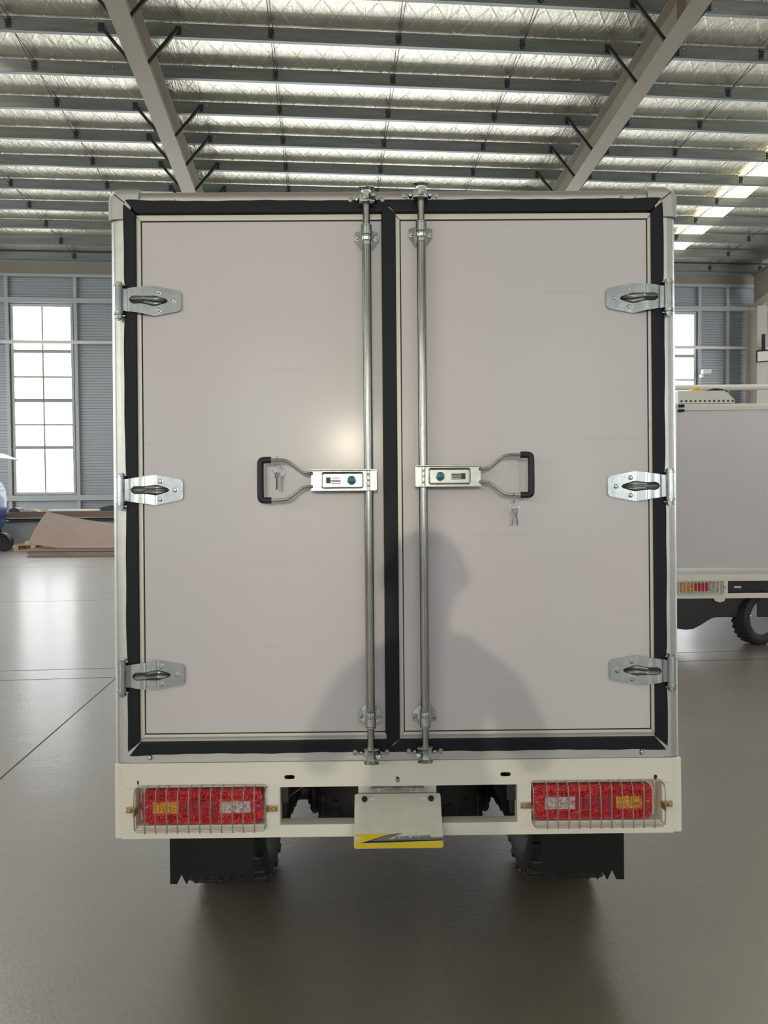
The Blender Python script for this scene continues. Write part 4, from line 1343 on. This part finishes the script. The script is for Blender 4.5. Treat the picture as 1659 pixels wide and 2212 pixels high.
# lamp and security camera on the far wall
fl_ = flood_light('unlit grey flood lamp fixed on the beige column at right', uv(13.00, WALL - 1.12, 5.20), uv(8, 12, 1), width=.36, hgt=.36)
b = BM(); box(b, -.04, .06, .10, .20, -.05, .62); obj('mounting_arm', b, M['brace'], fl_)
sc_ = tag(empty('security_camera', uv(11.68, WALL - .36, 4.86), (0, 0, A)), 'small white security camera beside the right window', 'camera')
b = BM(); box(b, -.16, .12, -.08, .08, -.06, .07, .02); obj('housing', b, M['unit'], sc_)
b = BM(); box(b, -.14, -.06, .05, .20, -.16, -.06, .01); obj('bracket', b, M['unit'], sc_)
b = BM(); lathe(b, [(.05, 0), (.05, .02), (.03, .03), (0, .03)], (.12, 0, 0), (1, 0, 0), 16); obj('lens', b, M['glassdark'], sc_)

# ------------------------------------------------------------------ left background
# cardboard: a low stack with one bowed sheet leaning back against the bench
CO = Vector((-6.2, 14.2, 0))
rk = random.Random(11)
n_l = 7
for k in range(n_l):
    z = .003 + k * .021
    b = BM()
    dx, dy = rk.uniform(-.03, .03), rk.uniform(-.04, .04)
    box(b, -.92 + dx, 1.7 + dx, -.12 + dy, 1.5 + dy, z, z + .0195)
    pos = 'bottom' if k == 0 else ('topmost' if k == n_l - 1 else ['', 'second', 'third', 'fourth', 'fifth', 'sixth'][k])
    tag(obj('cardboard_sheet', b, M['cardboard'], smooth=0, loc=CO), '%s flat brown cardboard sheet%s of the low floor stack' % (pos, '' if pos in ('bottom', 'topmost') else ' from the bottom'), 'cardboard', 'flat cardboard sheets stacked on the floor')
b = BM()
NX, NY = 26, 12
grid = []
for j in range(NY + 1):
    q = j / NY
    row = []
    for i in range(NX + 1):
        p = i / NX
        x = -.90 + p * 2.6
        zf = .275 - .175 * sin(min(1, p * 1.10) * pi * .80) ** 1.0 + .10 * max(0, p - .62)      # front edge droops in the middle
        zb = .86 - .30 * sin(min(1, p * 1.0) * pi * .75)                                          # back edge
        z = zf + (zb - zf) * q + .05 * sin(pi * q)
        row.append(Vector((x + .06 * q * -1 - .38 * q * (1 - p), -.10 + 1.75 * q, max(z, .17))))
    grid.append(row)
top = [[b.verts.new(v) for v in r] for r in grid]
bot = [[b.verts.new(v - Vector((0, 0, .012))) for v in r] for r in grid]
for j in range(NY):
    for i in range(NX):
        b.faces.new((top[j][i], top[j][i + 1], top[j + 1][i + 1], top[j + 1][i])); b.faces.new((bot[j][i], bot[j + 1][i], bot[j + 1][i + 1], bot[j][i + 1]))
for j in range(NY):
    for i in (0, NX): b.faces.new((top[j][i], top[j + 1][i], bot[j + 1][i], bot[j][i]))
for i in range(NX):
    for j in (0, NY): b.faces.new((top[j][i], top[j][i + 1], bot[j][i + 1], bot[j][i]))
tag(obj('cardboard_sheet', b, M['cardboard'], loc=CO), 'large bowed brown cardboard sheet propped up on the floor stack', 'cardboard')

# long work bench along the wall
BX = uv(-9.3, 17.6)
wbn = tag(empty('work_bench', BX, (0, 0, A)), 'long brown topped work bench standing along the far wall', 'bench')
b = BM(); box(b, -1.0, 4.6, -.4, .45, .70, .84, .006); obj('bench_top', b, M['board'], wbn)
b = BM(); box(b, -.9, 4.5, -.30, .35, .60, .66); obj('shelf', b, M['darkgreen'], wbn)
for x in (-.95, .85, 2.65, 4.5):
    for y in (-.36, .38):
        b = BM(); box(b, x, x + .06, y, y + .06, 0, .70); obj('leg', b, M['girt'], wbn, smooth=0)
b = BM(); box(b, -.95, 4.5, -.24, -.21, .05, .60); obj('front_panel', b, M['plaster'], wbn, smooth=0)
def bench_item(nm, label, cat, u, m, x0, x1, y0, y1, h, kind=0):
    t = BX; b = BM(); x0 += 1.1; x1 += 1.1
    if kind == 0: box(b, x0, x1, y0, y1, .841, .841 + h, min(.01, h * .3))
    elif kind == 1: prism(b, [(x0, .841), (x0 + .02, .841 + h * .6), ((x0 + x1) / 2, .841 + h), (x1 - .04, .841 + h * .7), (x1, .841)], y0, y1, 'xz', bev=.006)
    o = obj(nm, b, m, loc=BX, rot=(0, 0, A)); tag(o, label, cat); return o
bench_item('plastic_strip', 'flat green plastic strip on the left end of the bench', 'strip', 0, M['green'], .25, .60, -.3, -.1, .035)
bench_item('tool_case', 'small dark green case on the bench near its left end', 'case', 0, M['darkgreen'], .72, .98, -.3, 0, .10, 1)
bench_item('packing_sheet', 'crumpled beige packing sheet on the bench beside the dark case', 'packing', 0, M['beige'], 1.02, 1.42, -.39, -.12, .055, 1)
bench_item('paper_sheet', 'long white board lying flat along the bench top', 'board', 0, M['paper'], 1.62, 2.72, -.30, .05, .045)
bench_item('tool_case', 'dark case with a sloped lid on the bench beside the truck edge', 'case', 0, M['darkgreen'], 2.66, 3.25, .08, .40, .13, 1)

# wooden pallet with slats
pal = tag(empty('wooden_pallet', (-7.74, 15.75, 0), (0, 0, A + .12)), 'pale wooden pallet on the floor between tricycle and cardboard', 'pallet')
for k in range(6):
    b = BM(); box(b, -.45, .35, -.10 + k * .17, .02 + k * .17, .115, .135); obj('slat', b, M['wood'], pal, smooth=0)
for x in (-.45, -.1, .25):
    for y in (-.10, .32, .74):
        b = BM(); box(b, x, x + .1, y, y + .13, .022, .115); obj('block', b, M['wood'], pal, smooth=0)
for y in (-.10, .32, .74):
    b = BM(); box(b, -.45, .35, y, y + .12, 0, .022); obj('bottom_slat', b, M['wood'], pal, smooth=0)
b = BM(); box(b, -.25, .10, .0, .3, .1355, .20, .01)
tag(obj('packing_block', b, M['beige'], loc=(-7.74, 15.75, 0), rot=(0, 0, A + .12)), 'beige block lying on the wooden pallet', 'block')

# blue cargo tricycle, its front end facing right, cut off by the left edge
BT = tag(empty('cargo_tricycle', (-8.42, 15.55, 0), (0, 0, 0)), 'blue cargo tricycle at the left edge of the picture', 'tricycle')
t = obj('front_wheel', tyre_bm(.19, .10), M['tyre'], BT); t.location = (.06, 0, .1905); t.rotation_euler = (0, 0, rad(-60))
obj('rim', rim_bm(.19, .11), M['brace'], t)
b = BM()
for s in (-1, 1): cyl(b, (s * .03, -.07 + .01 * s, .20), (-.10 + s * .02, -.05, .78), .022, n=10)
for s in (-1, 1): cyl(b, (s * .03 - .04, .10, .20), (-.12, .06, .78), .022, n=10)
obj('fork', b, M['dark'], BT)
b = BM()
for i in range(9):
    pass
fp = [(.235 * cos(rad(a)), .20 + .215 * sin(rad(a))) for a in range(10, 175, 15)]
fp2 = [(.222 * cos(rad(a)), .20 + .202 * sin(rad(a))) for a in range(170, 5, -15)]
prism(b, fp + fp2, -.09, .09, 'xz'); obj('mudguard', b, M['dark'], BT)
b = BM()
prism(b, [(-.55, .55), (-.05, .50), (.03, .70), (.05, 1.10), (.03, 1.36), (-.06, 1.52), (-.20, 1.56), (-.30, 1.30), (-.50, .80)], -.42, .42, 'xz', bev=.05, seg=3)
obj('front_fairing', b, M['bluepaint'], BT, loc=(-.13, 0, 0))
b = BM(); cyl(b, (.09, -.18, .62), (.075, -.18, 1.30), .035, n=10); obj('shock_tube', b, M['chrome'], BT, loc=(.03, -.2, 0))
b = BM()
for z, x in ((.82, .28), (.66, .27)): prism(b, [(-.02, z - .03), (-.02, z + .015), (x - .04, z + .035), (x, z + .02), (x - .02, z - .01)], -.20, -.12, 'xz', bev=.006)
b_ = b; obj('foot_peg', b_, M['dark'], BT, loc=(.10, -.22, 0))
b = BM(); tube(b, [(-.1, -.40, 1.42), (.0, -.43, 1.50), (.04, -.43, 1.57)], .010, 8); obj('mirror_arm', b, M['dark'], BT, loc=(.10, 0, 0))
b = BM(); lathe(b, [(.0, -.02), (.055, -.015), (.075, .0), (.075, .012), (.068, .016)], (.06, -.45, 1.62), (.2, -1, -.1), 20); mi_ = obj('mirror', b, M['dark'], BT, loc=(.10, 0, 0))
b = BM(); lathe(b, [(.066, .0165), (.0, .018)], (.06, -.45, 1.62), (.2, -1, -.1), 20); obj('mirror_glass', b, M['chrome'], mi_)
b = BM(); prism(b, [(-2.0, 2.20), (-.5, 2.22), (-.05, 2.13), (.30, 2.02), (.33, 2.035), (.0, 2.17), (-.5, 2.27), (-2.0, 2.25)], -.6, .6, 'xz', bev=.008); obj('canopy', b, M['unit'], BT, loc=(-.20, 0, 0))
b = BM()
for y in (-.5, .5):
    tube(b, [(-.25, y * .8, 1.50), (-.35, y, 2.16)], .018, 8); tube(b, [(-1.6, y, .75), (-1.6, y, 2.20)], .018, 8)
obj('canopy_post', b, M['dark'], BT)
b = BM(); prism(b, [(-1.5, .55), (-1.5, .82), (-1.42, .90), (-.9, .86), (-.85, .60)], -.35, .35, 'xz', bev=.03); obj('seat', b, M['dark'], BT)
b = BM(); box(b, -3.3, -1.65, -.62, .62, .60, 1.05, .02); obj('cargo_bed', b, M['bluepaint'], BT)
b = BM(); box(b, -3.2, -.4, -.25, .25, .42, .56, .02); obj('frame', b, M['dark'], BT)
for y in (-.52, .52):
    t = obj('rear_wheel', tyre_bm(.26, .13), M['tyre'], BT); t.location = (-2.5, y, .261); t.rotation_euler = (0, 0, rad(90))
    obj('rim', rim_bm(.26, .13), M['rim'], t)

# ------------------------------------------------------------------ the photographer (behind the camera; casts the soft shadow on the doors)
def skin(name, verts, edges, m, parent, root=0, levels=2):
    """verts: (x, y, z, radius)"""
    me = bpy.data.meshes.new(name)
    me.from_pydata([v[:3] for v in verts], edges, [])
    o = link(name, me, parent)
    sk = o.modifiers.new('skin', 'SKIN'); sk.use_smooth_shade = True
    layer = me.skin_vertices[0] if me.skin_vertices else None
    if layer is None:
        bm = bmesh.new(); bm.from_mesh(me); bm.verts.layers.skin.verify(); bm.to_mesh(me); bm.free()
        layer = me.skin_vertices[0]
    for i, v in enumerate(verts):
        rr = v[3]
        layer.data[i].radius = rr if isinstance(rr, tuple) else (rr, rr)
        layer.data[i].use_root = (i == root)
    s = o.modifiers.new('sub', 'SUBSURF'); s.levels = levels; s.render_levels = levels
    me.materials.append(m)
    return o
PE = tag(empty('person', (.01, -.43, 0)), 'person in grey shirt behind the camera, head bent, holding up a phone', 'person')
PE.scale = (.93, .93, .93)
def both(f): return [f(-1), f(1)]
V_, E_ = [], []
def add(*p): V_.append(p); return len(V_) - 1
def seg(*ids):
    for a, c in zip(ids[:-1], ids[1:]): E_.append((a, c))
pel = add(0, 0, .86, .115); ab = add(0, -.01, 1.00, .120); ch = add(0, .01, 1.14, .135); nk0 = add(0, .05, 1.255, .060); nk1 = add(0, .085, 1.30, .052)
hd0 = add(0, .115, 1.335, .075); hd1 = add(0, .125, 1.395, .088); hd2 = add(0, .115, 1.45, .060)
seg(pel, ab, ch, nk0, nk1, hd0, hd1, hd2)
for s in (-1, 1):
    hip = add(s * .10, 0, .80, .095); kn = add(s * .115, .02, .46, .062); an = add(s * .12, -.02, .09, .042); ft = add(s * .13, .06, .045, .040); to = add(s * .14, .14, .036, .032)
    seg(pel, hip, kn, an, ft, to)
    tr = add(s * .085, .03, 1.215, .055); sh = add(s * .160, .02, 1.165, .055); el = add(s * .262, .10, .955, .043); wr = add(s * .125 + .03, .33, 1.10, .028); pm = add(s * .085 + .04, .405, 1.155, .032)
    seg(ch, tr, sh, el, wr, pm)
    # four fingers of unequal length curled behind the phone, thumb on its near face
    for i, (dz, ln) in enumerate(((.030, .060), (.011, .068), (-.008, .064), (-.027, .050))):
        a = add(s * .080 + .045, .430, 1.165 + dz, .0100); c = add(s * (.080 - ln * .5) + .045, .4445, 1.172 + dz, .0088); d = add(s * (.080 - ln) + .045, .4435, 1.176 + dz, .0078)
        seg(pm, a, c, d)
    a = add(s * .075 + .045, .400, 1.185, .0115); c = add(s * .052 + .045, .408, 1.200, .0100); d = add(s * .030 + .045, .418, 1.205, .0088)
    seg(pm, a, c, d)
skin('body', V_, E_, M['skin'], PE, root=pel)
# shirt and trousers follow the body, a little larger
sv = [(0, 0, .76, .150), (0, 0, .88, .152), (0, -.01, 1.00, .140), (0, .01, 1.14, .152), (0, .045, 1.235, .074)]
se = [(0, 1), (1, 2), (2, 3), (3, 4)]
for s in (-1, 1):
    k = len(sv); sv += [(s * .085, .03, 1.205, .068), (s * .160, .02, 1.16, .066), (s * .235, .075, 1.02, .056), (s * .255, .095, .97, .052)]
    se += [(3, k), (k, k + 1), (k + 1, k + 2), (k + 2, k + 3)]
skin('shirt', sv, se, M['shirt'], PE, root=2)
for s in (-1, 1):
    skin('trouser_leg', [(s * .050, 0, .93, .112), (s * .075, 0, .80, .112), (s * .105, .01, .62, .090), (s * .115, .02, .46, .078), (s * .118, 0, .28, .070), (s * .12, -.018, .10, .064)],
         [(i, i + 1) for i in range(5)], M['trouser'], PE)
for s in (-1, 1):
    b = BM(); prism(b, [(-.075, .004), (.165, .004), (.178, .025), (.16, .055), (.07, .085), (.0, .105), (-.07, .10)], s * .13 - .047, s * .13 + .047, 'yz', bev=.016, seg=3)
    obj('shoe', b, M['shoe'], PE)
b = BM()
bmesh.ops.create_uvsphere(b, u_segments=24, v_segments=16, radius=1)
for v in b.verts: v.co = Vector((v.co.x * .091, v.co.y * .098 - .012, v.co.z * .096))
bmesh.ops.delete(b, geom=[v for v in b.verts if v.co.z < -.02 - .6 * (v.co.y + .0) * -1 and v.co.y > -.03], context='VERTS')
obj('hair', b, M['hair'], PE, smooth=180, loc=(0, .112, 1.408))
b = BM()
lathe(b, [(.012, 0), (.010, .012), (.004, .022), (0, .024)], (0, .198, 1.382), (0, 1, -.35), 10); obj('nose', b, M['skin'], PE)
for s in (-1, 1):
    b = BM(); bmesh.ops.create_uvsphere(b, u_segments=12, v_segments=8, radius=.0095); obj('eye', b, M['hair'], PE, loc=(s * .031, .190, 1.408))
    b = BM(); lathe(b, [(.010, 0), (.030, .006), (.030, .014), (.018, .016)], (s * .086, .115, 1.39), (s, 0, 0), 12); obj('ear', b, M['skin'], PE)
b = BM(); box(b, -.022, .022, .186, .196, 1.338, 1.345, .003); obj('mouth', b, M['board'], PE)
b = BM(); box(b, -.040, .040, -.016, -.008, 1.09, 1.235, .006); 
ph = obj('phone', b, M['dark'], loc=(0, -.006, 0)); tag(ph, 'dark phone held up in both hands of the photographer', 'phone')
